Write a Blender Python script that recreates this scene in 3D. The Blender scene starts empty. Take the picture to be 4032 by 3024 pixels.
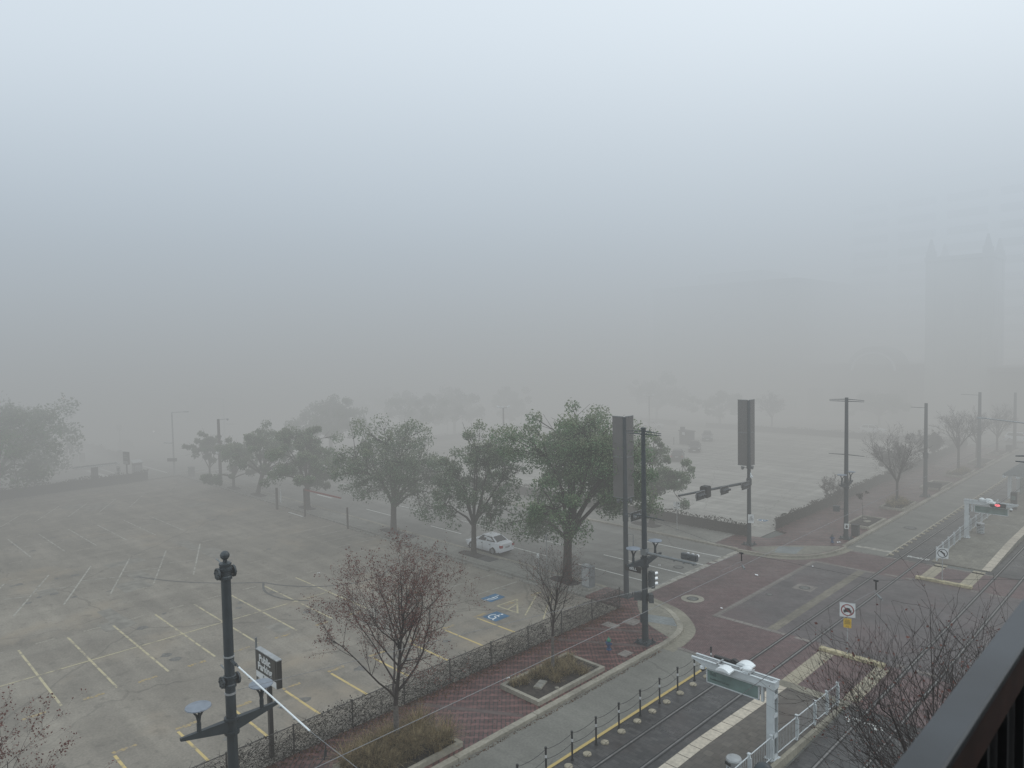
import bpy, math, random
from mathutils import Vector, Matrix, Euler
C = bpy.context.scene.collection
PI = math.pi
R = math.radians

# ------------------------------------------------------------------ helpers
def mat(name, col, rough=0.7, var=0.0, scale=4.0, metal=0.0, emit=None, estr=0.0, col2=None, detail=4.0, spec=0.5, bump=0.0):
    m = bpy.data.materials.new(name); m.use_nodes = True
    nt = m.node_tree; b = nt.nodes['Principled BSDF']
    b.inputs['Base Color'].default_value = (*col, 1)
    b.inputs['Roughness'].default_value = rough
    b.inputs['Metallic'].default_value = metal
    b.inputs['Specular IOR Level'].default_value = spec
    if var or col2:
        tc = nt.nodes.new('ShaderNodeTexCoord'); n = nt.nodes.new('ShaderNodeTexNoise')
        n.inputs['Scale'].default_value = scale; n.inputs['Detail'].default_value = detail
        nt.links.new(tc.outputs['Object'], n.inputs['Vector'])
        r = nt.nodes.new('ShaderNodeValToRGB')
        c2 = col2 or tuple(min(1, c * (1 + var)) for c in col)
        c1 = col if col2 else tuple(c * (1 - var) for c in col)
        r.color_ramp.elements[0].position = 0.33; r.color_ramp.elements[1].position = 0.67
        r.color_ramp.elements[0].color = (*c1, 1); r.color_ramp.elements[1].color = (*c2, 1)
        nt.links.new(n.outputs['Fac'], r.inputs['Fac']); nt.links.new(r.outputs['Color'], b.inputs['Base Color'])
        if bump:
            bp = nt.nodes.new('ShaderNodeBump'); bp.inputs['Strength'].default_value = bump
            nt.links.new(n.outputs['Fac'], bp.inputs['Height']); nt.links.new(bp.outputs['Normal'], b.inputs['Normal'])
    if emit:
        b.inputs['Emission Color'].default_value = (*emit, 1); b.inputs['Emission Strength'].default_value = estr
    return m

class NG:
    """small node-graph writer"""
    def __init__(s, name):
        s.m = bpy.data.materials.new(name); s.m.use_nodes = True
        s.nt = s.m.node_tree; s.b = s.nt.nodes['Principled BSDF']
        s.pos = s.n('ShaderNodeNewGeometry').outputs['Position']
    def n(s, t, **kw):
        x = s.nt.nodes.new(t)
        for k, v in kw.items(): setattr(x, k, v)
        return x
    def link(s, a, b): s.nt.links.new(a, b)
    def put(s, sock, v):
        if hasattr(v, 'is_linked'): s.link(v, sock)
        else: sock.default_value = v
    def noise(s, scale, detail=4, vec=None, rough=0.55, stretch=None, rot=0.0):
        v = vec or s.pos
        if stretch or rot:
            mp = s.n('ShaderNodeMapping'); s.link(v, mp.inputs['Vector'])
            mp.inputs['Scale'].default_value = stretch or (1, 1, 1); mp.inputs['Rotation'].default_value = (0, 0, rot)
            v = mp.outputs['Vector']
        x = s.n('ShaderNodeTexNoise'); s.link(v, x.inputs['Vector'])
        x.inputs['Scale'].default_value = scale; x.inputs['Detail'].default_value = detail; x.inputs['Roughness'].default_value = rough
        return x.outputs['Fac']
    def ramp(s, f, stops):
        r = s.n('ShaderNodeValToRGB'); s.link(f, r.inputs['Fac'])
        e = r.color_ramp.elements
        while len(e) < len(stops): e.new(0.5)
        for i, (p, c) in enumerate(stops):
            e[i].position = p; e[i].color = (*c, 1) if isinstance(c, tuple) else (c, c, c, 1)
        return r.outputs['Color']
    def math(s, op, a, b=0.0, clamp=False):
        x = s.n('ShaderNodeMath', operation=op, use_clamp=clamp); s.put(x.inputs[0], a); s.put(x.inputs[1], b); return x.outputs[0]
    def mix(s, f, a, b, mode='MIX'):
        x = s.n('ShaderNodeMix', data_type='RGBA', blend_type=mode)
        s.put(x.inputs[0], f)
        s.put(x.inputs[6], (*a, 1) if isinstance(a, tuple) else a); s.put(x.inputs[7], (*b, 1) if isinstance(b, tuple) else b)
        return x.outputs[2]
    def base(s, c): s.put(s.b.inputs['Base Color'], c if hasattr(c, 'is_linked') else (*c, 1))
    def cracks(s, scale, width, distort=1.5, seedshift=0.0):
        nz = s.n('ShaderNodeTexNoise'); s.link(s.pos, nz.inputs['Vector']); nz.inputs['Scale'].default_value = 0.45; nz.inputs['Detail'].default_value = 5
        vm = s.n('ShaderNodeVectorMath', operation='MULTIPLY_ADD'); s.link(nz.outputs['Color'], vm.inputs[0])
        vm.inputs[1].default_value = (distort * 2,) * 3; s.link(s.pos, vm.inputs[2])
        ad = s.n('ShaderNodeVectorMath', operation='ADD'); s.link(vm.outputs[0], ad.inputs[0]); ad.inputs[1].default_value = (seedshift, seedshift * .7, 0)
        v = s.n('ShaderNodeTexVoronoi', feature='DISTANCE_TO_EDGE', voronoi_dimensions='2D'); s.link(ad.outputs[0], v.inputs['Vector']); v.inputs['Scale'].default_value = scale
        return s.math('LESS_THAN', v.outputs['Distance'], width)

class MB:
    def __init__(s): s.v = []; s.f = []; s.m = []
    def add(s, vs, fs, m=0):
        o = len(s.v); s.v += [tuple(p) for p in vs]
        for f in fs: s.f.append([i + o for i in f]); s.m.append(m)
        return s
    def box(s, c, d, rz=0.0, m=0, taper=1.0, rx=0.0, ry=0.0):
        hx, hy, hz = d[0] / 2, d[1] / 2, d[2] / 2
        E = Euler((rx, ry, rz)).to_matrix()
        P = [E @ Vector((x * hx * (taper if z > 0 else 1), y * hy * (taper if z > 0 else 1), z * hz)) + Vector(c) for z in (-1, 1) for x, y in ((-1, -1), (1, -1), (1, 1), (-1, 1))]
        return s.add(P, [(3, 2, 1, 0), (4, 5, 6, 7), (0, 1, 5, 4), (1, 2, 6, 5), (2, 3, 7, 6), (3, 0, 4, 7)], m)
    def tube(s, pts, rad, n=8, m=0, cap=True):
        pts = [Vector(p) for p in pts]
        if not isinstance(rad, (list, tuple)): rad = [rad] * len(pts)
        d0 = (pts[-1] - pts[0]).normalized()
        ref = Vector((0, 0, 1)) if abs(d0.z) < 0.9 else Vector((1, 0, 0))
        vs = []
        for i, p in enumerate(pts):
            d = (pts[min(i + 1, len(pts) - 1)] - pts[max(i - 1, 0)])
            d = d.normalized() if d.length > 1e-9 else d0
            a = d.cross(ref)
            a = a.normalized() if a.length > 1e-6 else Vector((1, 0, 0))
            b = d.cross(a)
            for k in range(n):
                t = 2 * PI * k / n
                vs.append(p + (a * math.cos(t) + b * math.sin(t)) * rad[i])
        fs = []
        for i in range(len(pts) - 1):
            for k in range(n):
                fs.append((i * n + k, i * n + (k + 1) % n, (i + 1) * n + (k + 1) % n, (i + 1) * n + k))
        if cap and n > 2:
            fs.append(tuple(range(n))); fs.append(tuple(reversed(range((len(pts) - 1) * n, len(pts) * n))))
        return s.add(vs, fs, m)
    def lathe(s, prof, n=16, c=(0, 0, 0), m=0, axis=None):
        """profile of (radius, height) round the z axis (or round AXIS)"""
        q = Vector((0, 0, 1)).rotation_difference(Vector(axis)).to_matrix() if axis else Matrix.Identity(3)
        vs = []
        for r, z in prof:
            for k in range(n):
                t = 2 * PI * k / n
                vs.append(q @ Vector((r * math.cos(t), r * math.sin(t), z)) + Vector(c))
        fs = []
        for i in range(len(prof) - 1):
            for k in range(n):
                fs.append((i * n + k, i * n + (k + 1) % n, (i + 1) * n + (k + 1) % n, (i + 1) * n + k))
        fs.append(tuple(reversed(range(n)))); fs.append(tuple(range((len(prof) - 1) * n, len(prof) * n)))
        return s.add(vs, fs, m)
    def ball(s, c, r, n=12, m=0):
        return s.lathe([(max(1e-3, r * math.sin(PI * i / 8)), -r * math.cos(PI * i / 8)) for i in range(9)], n, c, m)
    def quad(s, a, b, c, d, m=0): return s.add([a, b, c, d], [(0, 1, 2, 3)], m)
    def poly(s, pts, z, m=0): return s.add([(x, y, z) for x, y in pts], [tuple(range(len(pts)))], m)
    def rect(s, x0, y0, x1, y1, z, m=0): return s.poly([(x0, y0), (x1, y0), (x1, y1), (x0, y1)], z, m)
    def line(s, a, b, w, z, m=0):
        d = Vector((b[0] - a[0], b[1] - a[1])); d.normalize(); p = Vector((-d.y, d.x)) * w / 2
        return s.poly([(a[0] - p.x, a[1] - p.y), (b[0] - p.x, b[1] - p.y), (b[0] + p.x, b[1] + p.y), (a[0] + p.x, a[1] + p.y)], z, m)
    def path(s, pts, w, z, m=0):
        for a, b in zip(pts, pts[1:]): s.line(a, b, w, z, m)
        return s
    def prism(s, pts, z0, z1, m=0):
        n = len(pts)
        ar = sum(pts[i][0] * pts[(i + 1) % n][1] - pts[(i + 1) % n][0] * pts[i][1] for i in range(n))
        if ar < 0: pts = list(reversed(pts))
        vs = [(x, y, z0) for x, y in pts] + [(x, y, z1) for x, y in pts]
        fs = [tuple(reversed(range(n))), tuple(range(n, 2 * n))] + [(i, (i + 1) % n, n + (i + 1) % n, n + i) for i in range(n)]
        return s.add(vs, fs, m)
    def ribbon(s, inner, outer, z0, z1, m=0):
        """a strip between two polylines, with thickness"""
        for i in range(len(inner) - 1): s.prism([inner[i], inner[i + 1], outer[i + 1], outer[i]], z0, z1, m)
        return s
    def flat(s, inner, outer, z, m=0):
        for i in range(len(inner) - 1):
            q = [inner[i], inner[i + 1], outer[i + 1], outer[i]]
            ar = sum(q[k][0] * q[(k + 1) % 4][1] - q[(k + 1) % 4][0] * q[k][1] for k in range(4))
            s.poly(q if ar > 0 else q[::-1], z, m)
        return s
    def obj(s, name, mats, parent=None, smooth=False):
        me = bpy.data.meshes.new(name); me.from_pydata(s.v, [], s.f); 
        for m in (mats if isinstance(mats, (list, tuple)) else [mats]): me.materials.append(m)
        if any(s.m): me.polygons.foreach_set('material_index', s.m)
        if smooth:
            me.polygons.foreach_set('use_smooth', [True] * len(s.f))
            try: me.set_sharp_from_angle(angle=R(40))
            except Exception: pass
        me.update()
        o = bpy.data.objects.new(name, me); C.objects.link(o)
        if parent: o.parent = parent
        return o

def tag(o, label, cat, group=None, kind=None):
    o['label'] = label; o['category'] = cat
    if group: o['group'] = group
    if kind: o['kind'] = kind
    return o
def thing(name, label, cat, loc=(0, 0, 0), rz=0.0, group=None):
    o = bpy.data.objects.new(name, None); C.objects.link(o); o.empty_display_size = 0.3
    o.location = loc; o.rotation_euler = (0, 0, rz)
    return tag(o, label, cat, group)
def struct(name, mb, mats, smooth=False):
    o = mb.obj(name, mats, None, smooth); o['kind'] = 'structure'; return o
def dup(root, loc, rz=0.0, label=None, group=None, sc=None):
    r = root.copy(); C.objects.link(r); r.location = loc; r.rotation_euler = (0, 0, rz)
    if sc: r.scale = (sc, sc, sc)
    if label: r['label'] = label
    if group: r['group'] = group
    for ch in list(root.children):
        c = ch.copy(); C.objects.link(c); c.parent = r
        for g in list(ch.children):
            d = g.copy(); C.objects.link(d); d.parent = c
    return r
def lettering(name, txt, size, matl, parent, loc, rot, align='CENTER', bold=0.0, width=1.0):
    cu = bpy.data.curves.new(name, 'FONT'); cu.body = txt; cu.size = size; cu.align_x = align; cu.align_y = 'CENTER'
    cu.offset = bold; cu.extrude = 0.002; cu.space_line = 0.85
    tmp = bpy.data.objects.new(name, cu); C.objects.link(tmp)
    bpy.context.view_layer.update()
    me = bpy.data.meshes.new_from_object(tmp.evaluated_get(bpy.context.evaluated_depsgraph_get()))
    C.objects.unlink(tmp); bpy.data.objects.remove(tmp); bpy.data.curves.remove(cu)
    me.materials.clear(); me.materials.append(matl)
    o = bpy.data.objects.new(name, me); C.objects.link(o); o.parent = parent
    o.location = loc; o.rotation_euler = rot; o.scale = (width, 1, 1)
    return o
def arc(c, r, a0, a1, n=12): return [(c[0] + r * math.cos(R(a0 + (a1 - a0) * i / n)), c[1] + r * math.sin(R(a0 + (a1 - a0) * i / n))) for i in range(n + 1)]
def spline(pts, n=5):
    """Catmull-Rom through 2-D points"""
    out = []
    P = [pts[0]] + list(pts) + [pts[-1]]
    for i in range(1, len(P) - 2):
        for k in range(n):
            t = k / n
            out.append(tuple(0.5 * (2 * P[i][j] + (P[i + 1][j] - P[i - 1][j]) * t + (2 * P[i - 1][j] - 5 * P[i][j] + 4 * P[i + 1][j] - P[i + 2][j]) * t * t + (3 * P[i][j] - P[i - 1][j] - 3 * P[i + 1][j] + P[i + 2][j]) * t ** 3) for j in (0, 1)))
    return out + [tuple(pts[-1])]

# ------------------------------------------------------------------ camera
cam = bpy.data.cameras.new('camera'); co = bpy.data.objects.new('camera', cam); C.objects.link(co)
EYE = Vector((0, 0, 17.5))
p, ro, y = R(2.98), R(1.115), R(45.0)
fw = Vector((-math.sin(y) * math.cos(p), math.cos(y) * math.cos(p), -math.sin(p)))
rt = Vector((math.cos(y), math.sin(y), 0)); up = rt.cross(fw)
r2 = rt * math.cos(ro) - up * math.sin(ro); u2 = rt * math.sin(ro) + up * math.cos(ro)
mw = Matrix((r2, u2, -fw)).transposed().to_4x4(); mw.translation = EYE
co.matrix_world = mw
cam.sensor_width = 36; cam.lens = 2820 / 4032 * 36; cam.clip_end = 4000; cam.clip_start = 0.05
cam.dof.use_dof = True; cam.dof.focus_distance = 45; cam.dof.aperture_fstop = 2.0 * cam.lens / 6.0
bpy.context.scene.camera = co

# ------------------------------------------------------------------ daylight and fog
sc = bpy.context.scene
sc.view_settings.view_transform = 'Standard'; sc.view_settings.look = 'None'; sc.view_settings.exposure = 0; sc.view_settings.gamma = 1
sc.render.engine = 'CYCLES'
sc.cycles.use_denoising = True; sc.cycles.use_adaptive_sampling = True; sc.cycles.adaptive_threshold = 0.02
sc.cycles.max_bounces = 4; sc.cycles.diffuse_bounces = 2; sc.cycles.glossy_bounces = 2; sc.cycles.transmission_bounces = 3; sc.cycles.transparent_max_bounces = 8
sc.cycles.volume_bounces = 0
sc.cycles.volume_step_rate = 1.0; sc.cycles.volume_max_steps = 200
SUN_EL, SUN_AZ = 42.0, 25.0
w = bpy.data.worlds.new('World'); sc.world = w; w.use_nodes = True
nt = w.node_tree; bg = nt.nodes['Background']
sky = nt.nodes.new('ShaderNodeTexSky'); sky.sky_type = 'NISHITA'; sky.sun_disc = False
sky.sun_elevation = R(SUN_EL); sky.sun_rotation = R(SUN_AZ); sky.air_density = 1.0; sky.dust_density = 6.0; sky.ozone_density = 1.0
hs = nt.nodes.new('ShaderNodeHueSaturation'); hs.inputs['Saturation'].default_value = 0.35
nt.links.new(sky.outputs['Color'], hs.inputs['Color'])
# cloud deck: the clear sky's unevenness is levelled out by an even overcast white
mx = nt.nodes.new('ShaderNodeMix'); mx.data_type = 'RGBA'; mx.inputs[0].default_value = 0.8
nt.links.new(hs.outputs['Color'], mx.inputs[6]); mx.inputs[7].default_value = (10.9, 12.4, 13.6, 1)
nt.links.new(mx.outputs[2], bg.inputs['Color']); bg.inputs['Strength'].default_value = 0.12
sun = bpy.data.lights.new('sun', 'SUN'); so = bpy.data.objects.new('sun', sun); C.objects.link(so)
sun.energy = 0.5; sun.angle = R(25); sun.color = (1, 0.97, 0.92)
d = Vector((math.sin(R(SUN_AZ)) * math.cos(R(SUN_EL)), math.cos(R(SUN_AZ)) * math.cos(R(SUN_EL)), math.sin(R(SUN_EL))))
so.rotation_euler = d.to_track_quat('Z', 'Y').to_euler()

fm = bpy.data.materials.new('fog_haze'); fm.use_nodes = True
ft = fm.node_tree; ft.nodes.clear()
def fn(t, **k):
    x = ft.nodes.new(t)
    for a, b in k.items(): setattr(x, a, b)
    return x
g = fn('ShaderNodeNewGeometry')
dp = fn('ShaderNodeVectorMath', operation='DOT_PRODUCT'); dp.inputs[1].default_value = (-0.7071, 0.7071, 0); ft.links.new(g.outputs['Position'], dp.inputs[0])
sx = fn('ShaderNodeSeparateXYZ'); ft.links.new(g.outputs['Position'], sx.inputs[0])
def mrange(src, a, b, o0, o1, smooth=True):
    x = fn('ShaderNodeMapRange', interpolation_type='SMOOTHSTEP' if smooth else 'LINEAR')
    x.inputs['From Min'].default_value = a; x.inputs['From Max'].default_value = b; x.inputs['To Min'].default_value = o0; x.inputs['To Max'].default_value = o1
    ft.links.new(src, x.inputs['Value']); return x.outputs['Result']
def fmath(op, a, b):
    x = fn('ShaderNodeMath', operation=op)
    for i, v in enumerate((a, b)):
        if hasattr(v, 'is_linked'): ft.links.new(v, x.inputs[i])
        else: x.inputs[i].default_value = v
    return x.outputs[0]
FOG = dict(base=0.0026, near=0.0160, far=0.028, high=0.008, cloud=0.044)
bank = fmath('ADD', mrange(dp.outputs['Value'], 24, 84, 0, FOG['near']), mrange(dp.outputs['Value'], 96, 146, 0, FOG['far']))
bank = fmath('MULTIPLY', bank, mrange(sx.outputs['Z'], 14, 66, 1, 0))
bank = fmath('MULTIPLY', bank, fmath('ADD', mrange(sx.outputs['X'], -116, -74, 1.95, 0.76), mrange(sx.outputs['X'], -58, -26, 0, 0.22)))
drift = fn('ShaderNodeTexNoise'); drift.inputs['Scale'].default_value = 0.016; drift.inputs['Detail'].default_value = 1.5; ft.links.new(g.outputs['Position'], drift.inputs['Vector'])
bank = fmath('MULTIPLY', bank, mrange(drift.outputs['Fac'], .30, .70, 0.72, 1.30))
deck_ = fmath('MULTIPLY', mrange(dp.outputs['Value'], 105, 230, 0, FOG['high']), mrange(sx.outputs['Z'], 30, 125, 1, 0))
bank = fmath('ADD', bank, deck_)
cloud = fmath('MULTIPLY', mrange(dp.outputs['Value'], 92, 160, 0, FOG['cloud']), mrange(sx.outputs['Z'], 34, 58, 0, 1))
bank = fmath('ADD', bank, cloud)
dens = fmath('ADD', bank, FOG['base'])
ab = fn('ShaderNodeVolumeAbsorption'); ab.inputs['Color'].default_value = (0, 0, 0, 1); ft.links.new(dens, ab.inputs['Density'])
em = fn('ShaderNodeEmission'); ft.links.new(dens, em.inputs['Strength'])  # the fog glows by itself, standing in for scattered daylight
fcol = fn('ShaderNodeMix', data_type='RGBA'); ft.links.new(mrange(sx.outputs['Z'], 3, 46, 0, 1), fcol.inputs[0])
fcol.inputs[6].default_value = (0.356, 0.362, 0.354, 1); fcol.inputs[7].default_value = (0.540, 0.618, 0.692, 1)
fside = fn('ShaderNodeMix', data_type='RGBA', blend_type='MULTIPLY'); ft.links.new(mrange(sx.outputs['X'], -150, -30, 1, 0), fside.inputs[0])
ftop = fn('ShaderNodeMix', data_type='RGBA'); ft.links.new(mrange(sx.outputs['Z'], 36, 78, 0, 1, False), ftop.inputs[0])
ft.links.new(fcol.outputs[2], ftop.inputs[6]); ftop.inputs[7].default_value = (0.90, 0.985, 1.06, 1)  # glow brightens with height to paint the sky's gradient
ft.links.new(ftop.outputs[2], fside.inputs[6]); fside.inputs[7].default_value = (0.81, 0.83, 0.85, 1)  # glow painted dimmer towards the left
ft.links.new(fside.outputs[2], em.inputs['Color'])
ads = fn('ShaderNodeAddShader'); ft.links.new(ab.outputs[0], ads.inputs[0]); ft.links.new(em.outputs[0], ads.inputs[1])
fo = fn('ShaderNodeOutputMaterial'); ft.links.new(ads.outputs[0], fo.inputs['Volume'])
fm.cycles.volume_step_rate = 0.45
FX0, FX1, FY0, FY1, FZ0, FZ1 = -420, 60, -60, 420, -3, 135
fb = MB().box(((FX0 + FX1) / 2, (FY0 + FY1) / 2, (FZ0 + FZ1) / 2), (FX1 - FX0, FY1 - FY0, FZ1 - FZ0)).obj('fog', fm)
tag(fb, 'thick grey morning fog lying over the whole district', 'fog', kind='stuff')
# ------------------------------------------------------------------ surface materials
def asphalt(name, base, patch=0.25, crack=0.0, stain=None, rough=0.75, streak=0.0, seed=0.0, marks=False):
    g = NG(name)
    c = g.ramp(g.noise(0.22, 6, stretch=(1, 1, 1), rot=seed), [(0.30, tuple(x * (1 - patch) for x in base)), (0.70, tuple(x * (1 + patch) for x in base))])
    grain = g.ramp(g.noise(9.0, 5), [(0.3, 0.82), (0.7, 1.14)])
    c = g.mix(1.0, c, grain, 'MULTIPLY')
    c = g.mix(1.0, c, g.ramp(g.noise(1.3, 8, rough=0.72, rot=0.7), [(0.32, 0.90), (0.5, 1.0), (0.70, 1.08)]), 'MULTIPLY')
    if streak:   # worn bands along the driving direction
        s1 = g.ramp(g.noise(0.5, 5, stretch=(0.22, 1.6, 1), rot=0.35 + seed), [(0.42, 1 - streak), (0.66, 1 + streak)])
        c = g.mix(1.0, c, s1, 'MULTIPLY')
        s2 = g.ramp(g.noise(0.34, 6, stretch=(1.8, 0.16, 1), rot=seed), [(0.48, 1 - streak * .7), (0.72, 1 + streak * .8)])
        c = g.mix(1.0, c, s2, 'MULTIPLY')
    if stain:
        f = g.ramp(g.noise(0.16, 5, rot=2 + seed), [(0.56, 0.0), (0.70, 0.6)])
        c = g.mix(f, c, stain)
        spots = g.ramp(g.noise(1.4, 2), [(0.60, 0.0), (0.70, 0.42)])
        c = g.mix(spots, c, tuple(x * 0.45 for x in base))
    if crack:
        k = g.math('MULTIPLY', g.cracks(crack, 0.006), g.ramp(g.noise(0.12, 3, rot=seed), [(0.45, 0.0), (0.6, 1.0)]))
        c = g.mix(g.math('MULTIPLY', k, 0.42), c, tuple(x * 0.3 for x in base))
        j = g.math('MULTIPLY', g.cracks(crack * 0.4, 0.0025, 0.8, 31.0), 0.35)
        c = g.mix(j, c, tuple(x * 0.35 for x in base))
    g.base(c)
    g.put(g.b.inputs['Roughness'], g.ramp(g.noise(0.3, 4, rot=1 + seed), [(0.3, rough - 0.12), (0.7, rough + 0.1)]))
    return g.m

def brickmat(name, c1, c2, mortar, sx=0.2, sy=0.1, rot=0.0, rough=0.55, offset=0.5, wet=None, msize=0.012, grime=0.25, patchcol=None, zig=0.0, zper=0.5):
    g = NG(name)
    mp = g.n('ShaderNodeMapping'); g.link(g.pos, mp.inputs['Vector']); mp.inputs['Rotation'].default_value = (0, 0, rot)
    br = g.n('ShaderNodeTexBrick'); g.link(mp.outputs['Vector'], br.inputs['Vector'])
    br.offset = offset; br.inputs['Scale'].default_value = 1.0
    br.inputs['Brick Width'].default_value = sx; br.inputs['Row Height'].default_value = sy; br.inputs['Mortar Size'].default_value = msize
    br.inputs['Color1'].default_value = (*c1, 1); br.inputs['Color2'].default_value = (*c2, 1); br.inputs['Mortar'].default_value = (*mortar, 1)
    br.inputs['Bias'].default_value = -0.2
    c = br.outputs['Color']
    c = g.mix(1.0, c, g.ramp(g.noise(0.35, 6), [(0.3, 1 - grime), (0.72, 1 + grime)]), 'MULTIPLY')
    c = g.mix(1.0, c, g.ramp(g.noise(3.5, 3), [(0.3, 0.82), (0.7, 1.18)]), 'MULTIPLY')
    if zig:   # the light herringbone rows
        mp2 = g.n('ShaderNodeMapping'); g.link(g.pos, mp2.inputs['Vector']); mp2.inputs['Rotation'].default_value = (0, 0, R(45))
        wv = g.n('ShaderNodeTexWave', wave_type='BANDS', bands_direction='X'); g.link(mp2.outputs['Vector'], wv.inputs['Vector'])
        wv.inputs['Scale'].default_value = 0.314 / zper * 1.0; wv.inputs['Distortion'].default_value = 1.2; wv.inputs['Detail'].default_value = 2; wv.inputs['Detail Scale'].default_value = 5.0
        row_ = g.math('MULTIPLY', g.ramp(wv.outputs['Fac'], [(0.62, 0.0), (0.85, zig)]), g.ramp(g.noise(2.2, 4), [(0.36, 0.15), (0.62, 1.0)]))
        c = g.mix(row_, c, tuple(min(1, q * 1.75) for q in c2))
    if patchcol:
        c = g.mix(g.ramp(g.noise(0.25, 4, rot=1.3), [(0.52, 0.0), (0.7, 0.7)]), c, patchcol)
    g.base(c)
    lo, hi = wet or (rough - 0.1, rough + 0.12)
    g.put(g.b.inputs['Roughness'], g.ramp(g.noise(0.6, 4), [(0.35, lo), (0.65, hi)]))
    bp = g.n('ShaderNodeBump'); bp.inputs['Strength'].default_value = 0.25; bp.inputs['Distance'].default_value = 0.01
    g.link(br.outputs['Fac'], bp.inputs['Height']); bp.invert = True; g.link(bp.outputs['Normal'], g.b.inputs['Normal'])
    return g.m

def concrete(name, base, joint=None, rough=0.8, grime=0.3):
    g = NG(name)
    c = g.ramp(g.noise(0.5, 6), [(0.3, tuple(x * (1 - grime) for x in base)), (0.7, tuple(x * (1 + grime * .6) for x in base))])
    c = g.mix(1.0, c, g.ramp(g.noise(6, 5), [(0.3, 0.8), (0.7, 1.15)]), 'MULTIPLY')
    c = g.mix(g.ramp(g.noise(1.1, 4, rot=2), [(0.62, 0.0), (0.78, 0.5)]), c, tuple(x * 0.5 for x in base))
    if joint:
        br = g.n('ShaderNodeTexBrick'); g.link(g.pos, br.inputs['Vector']); br.offset = 0.0
        br.inputs['Scale'].default_value = 1; br.inputs['Brick Width'].default_value = joint; br.inputs['Row Height'].default_value = joint
        br.inputs['Mortar Size'].default_value = 0.015
        c = g.mix(br.outputs['Fac'], c, tuple(x * 0.4 for x in base))
    g.base(c); g.b.inputs['Roughness'].default_value = rough
    return g.m

M = {}
M['ground'] = asphalt('ground_earth', (0.10, 0.105, 0.095), 0.3)
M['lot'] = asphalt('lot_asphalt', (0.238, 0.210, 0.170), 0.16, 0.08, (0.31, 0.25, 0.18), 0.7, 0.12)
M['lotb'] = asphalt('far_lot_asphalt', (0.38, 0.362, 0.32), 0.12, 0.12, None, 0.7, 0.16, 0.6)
M['street'] = asphalt('street_concrete', (0.172, 0.166, 0.142), 0.14, 0.08, None, 0.68, 0.10, 0.2)
M['bell'] = asphalt('bell_concrete', (0.190, 0.183, 0.162), 0.14, 0.06, None, 0.68, 0.14, 1.2)
M['redbrick'] = brickmat('red_herringbone_brick', (0.100, 0.053, 0.050), (0.140, 0.082, 0.078), (0.040, 0.032, 0.031), 0.21, 0.105, R(45), 0.5, msize=0.012, zig=0.12, zper=0.8)
M['sidebrick'] = brickmat('sidewalk_brick', (0.080, 0.033, 0.030), (0.130, 0.062, 0.055), (0.024, 0.017, 0.016), 0.40, 0.20, R(45), 0.42, msize=0.03, wet=(0.30, 0.52), zig=0.55, zper=0.55)
M['greybrick'] = brickmat('grey_street_brick', (0.084, 0.068, 0.067), (0.114, 0.094, 0.092), (0.034, 0.032, 0.032), 0.21, 0.105, 0.0, 0.45, patchcol=(0.098, 0.064, 0.062), wet=(0.34, 0.55))
M['trackbrick'] = brickmat('dark_track_paver', (0.030, 0.029, 0.029), (0.070, 0.066, 0.062), (0.018, 0.018, 0.018), 0.4, 0.2, 0.0, 0.35, msize=0.012, wet=(0.24, 0.46), patchcol=(0.046, 0.035, 0.032))
M['deckpaver'] = brickmat('platform_paver', (0.072, 0.062, 0.050), (0.108, 0.094, 0.076), (0.042, 0.038, 0.032), 0.4, 0.4, 0.0, 0.5, msize=0.012, patchcol=(0.07, 0.052, 0.042))
M['deckpale'] = brickmat('pale_platform_paver', (0.150, 0.138, 0.108), (0.205, 0.190, 0.150), (0.09, 0.083, 0.068), 0.4, 0.4, 0.0, 0.55, msize=0.012, patchcol=(0.14, 0.115, 0.09))
M['conc'] = concrete('sidewalk_concrete', (0.235, 0.225, 0.195), 1.6)
M['ramp'] = concrete('corner_ramp_concrete', (0.21, 0.195, 0.155), None)
M['ramppatch'] = concrete('grey_ramp_patch', (0.20, 0.215, 0.21), None)
M['kerb'] = concrete('kerb_concrete', (0.30, 0.275, 0.22), None, 0.8, 0.4)
M['gutter'] = concrete('gutter_concrete', (0.235, 0.215, 0.165), None)
M['band'] = concrete('crosswalk_band', (0.205, 0.180, 0.160), 0.6)
M['tan'] = concrete('tan_guide_strip', (0.33, 0.29, 0.21), 0.9, 0.75, 0.15)
M['tactile'] = concrete('tactile_strip', (0.50, 0.44, 0.35), None, 0.75, 0.16)
def paint(name, col, under, wear=0.45, rough=0.7, scale=2.2):
    g = NG(name)
    f = g.ramp(g.noise(scale, 6), [(wear - 0.08, 0.0), (wear + 0.08, 1.0)])
    g.base(g.mix(f, under, col)); g.b.inputs['Roughness'].default_value = rough
    return g.m
M['white'] = paint('white_road_paint', (0.62, 0.62, 0.58), (0.25, 0.25, 0.23), 0.34)
M['oldwhite'] = paint('worn_white_paint', (0.38, 0.36, 0.31), (0.23, 0.21, 0.175), 0.48)
M['yellow'] = paint('yellow_stall_paint', (0.54, 0.41, 0.17), (0.24, 0.205, 0.15), 0.40)
M['paleyellow'] = paint('pale_yellow_stall_paint', (0.46, 0.40, 0.25), (0.24, 0.21, 0.165), 0.44)
M['ghost'] = paint('faded_yellow_block', (0.36, 0.265, 0.125), (0.235, 0.205, 0.165), 0.47, scale=3.0)
M['ghostpale'] = paint('faded_pale_block', (0.30, 0.27, 0.215), (0.235, 0.21, 0.175), 0.47, scale=3.0)
M['trackyellow'] = paint('yellow_track_line', (0.46, 0.34, 0.12), (0.16, 0.13, 0.08), 0.32, scale=3.0)
M['blue'] = mat('blue_bay_paint', (0.045, 0.135, 0.235), 0.7, 0.3, 2.0)
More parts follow.
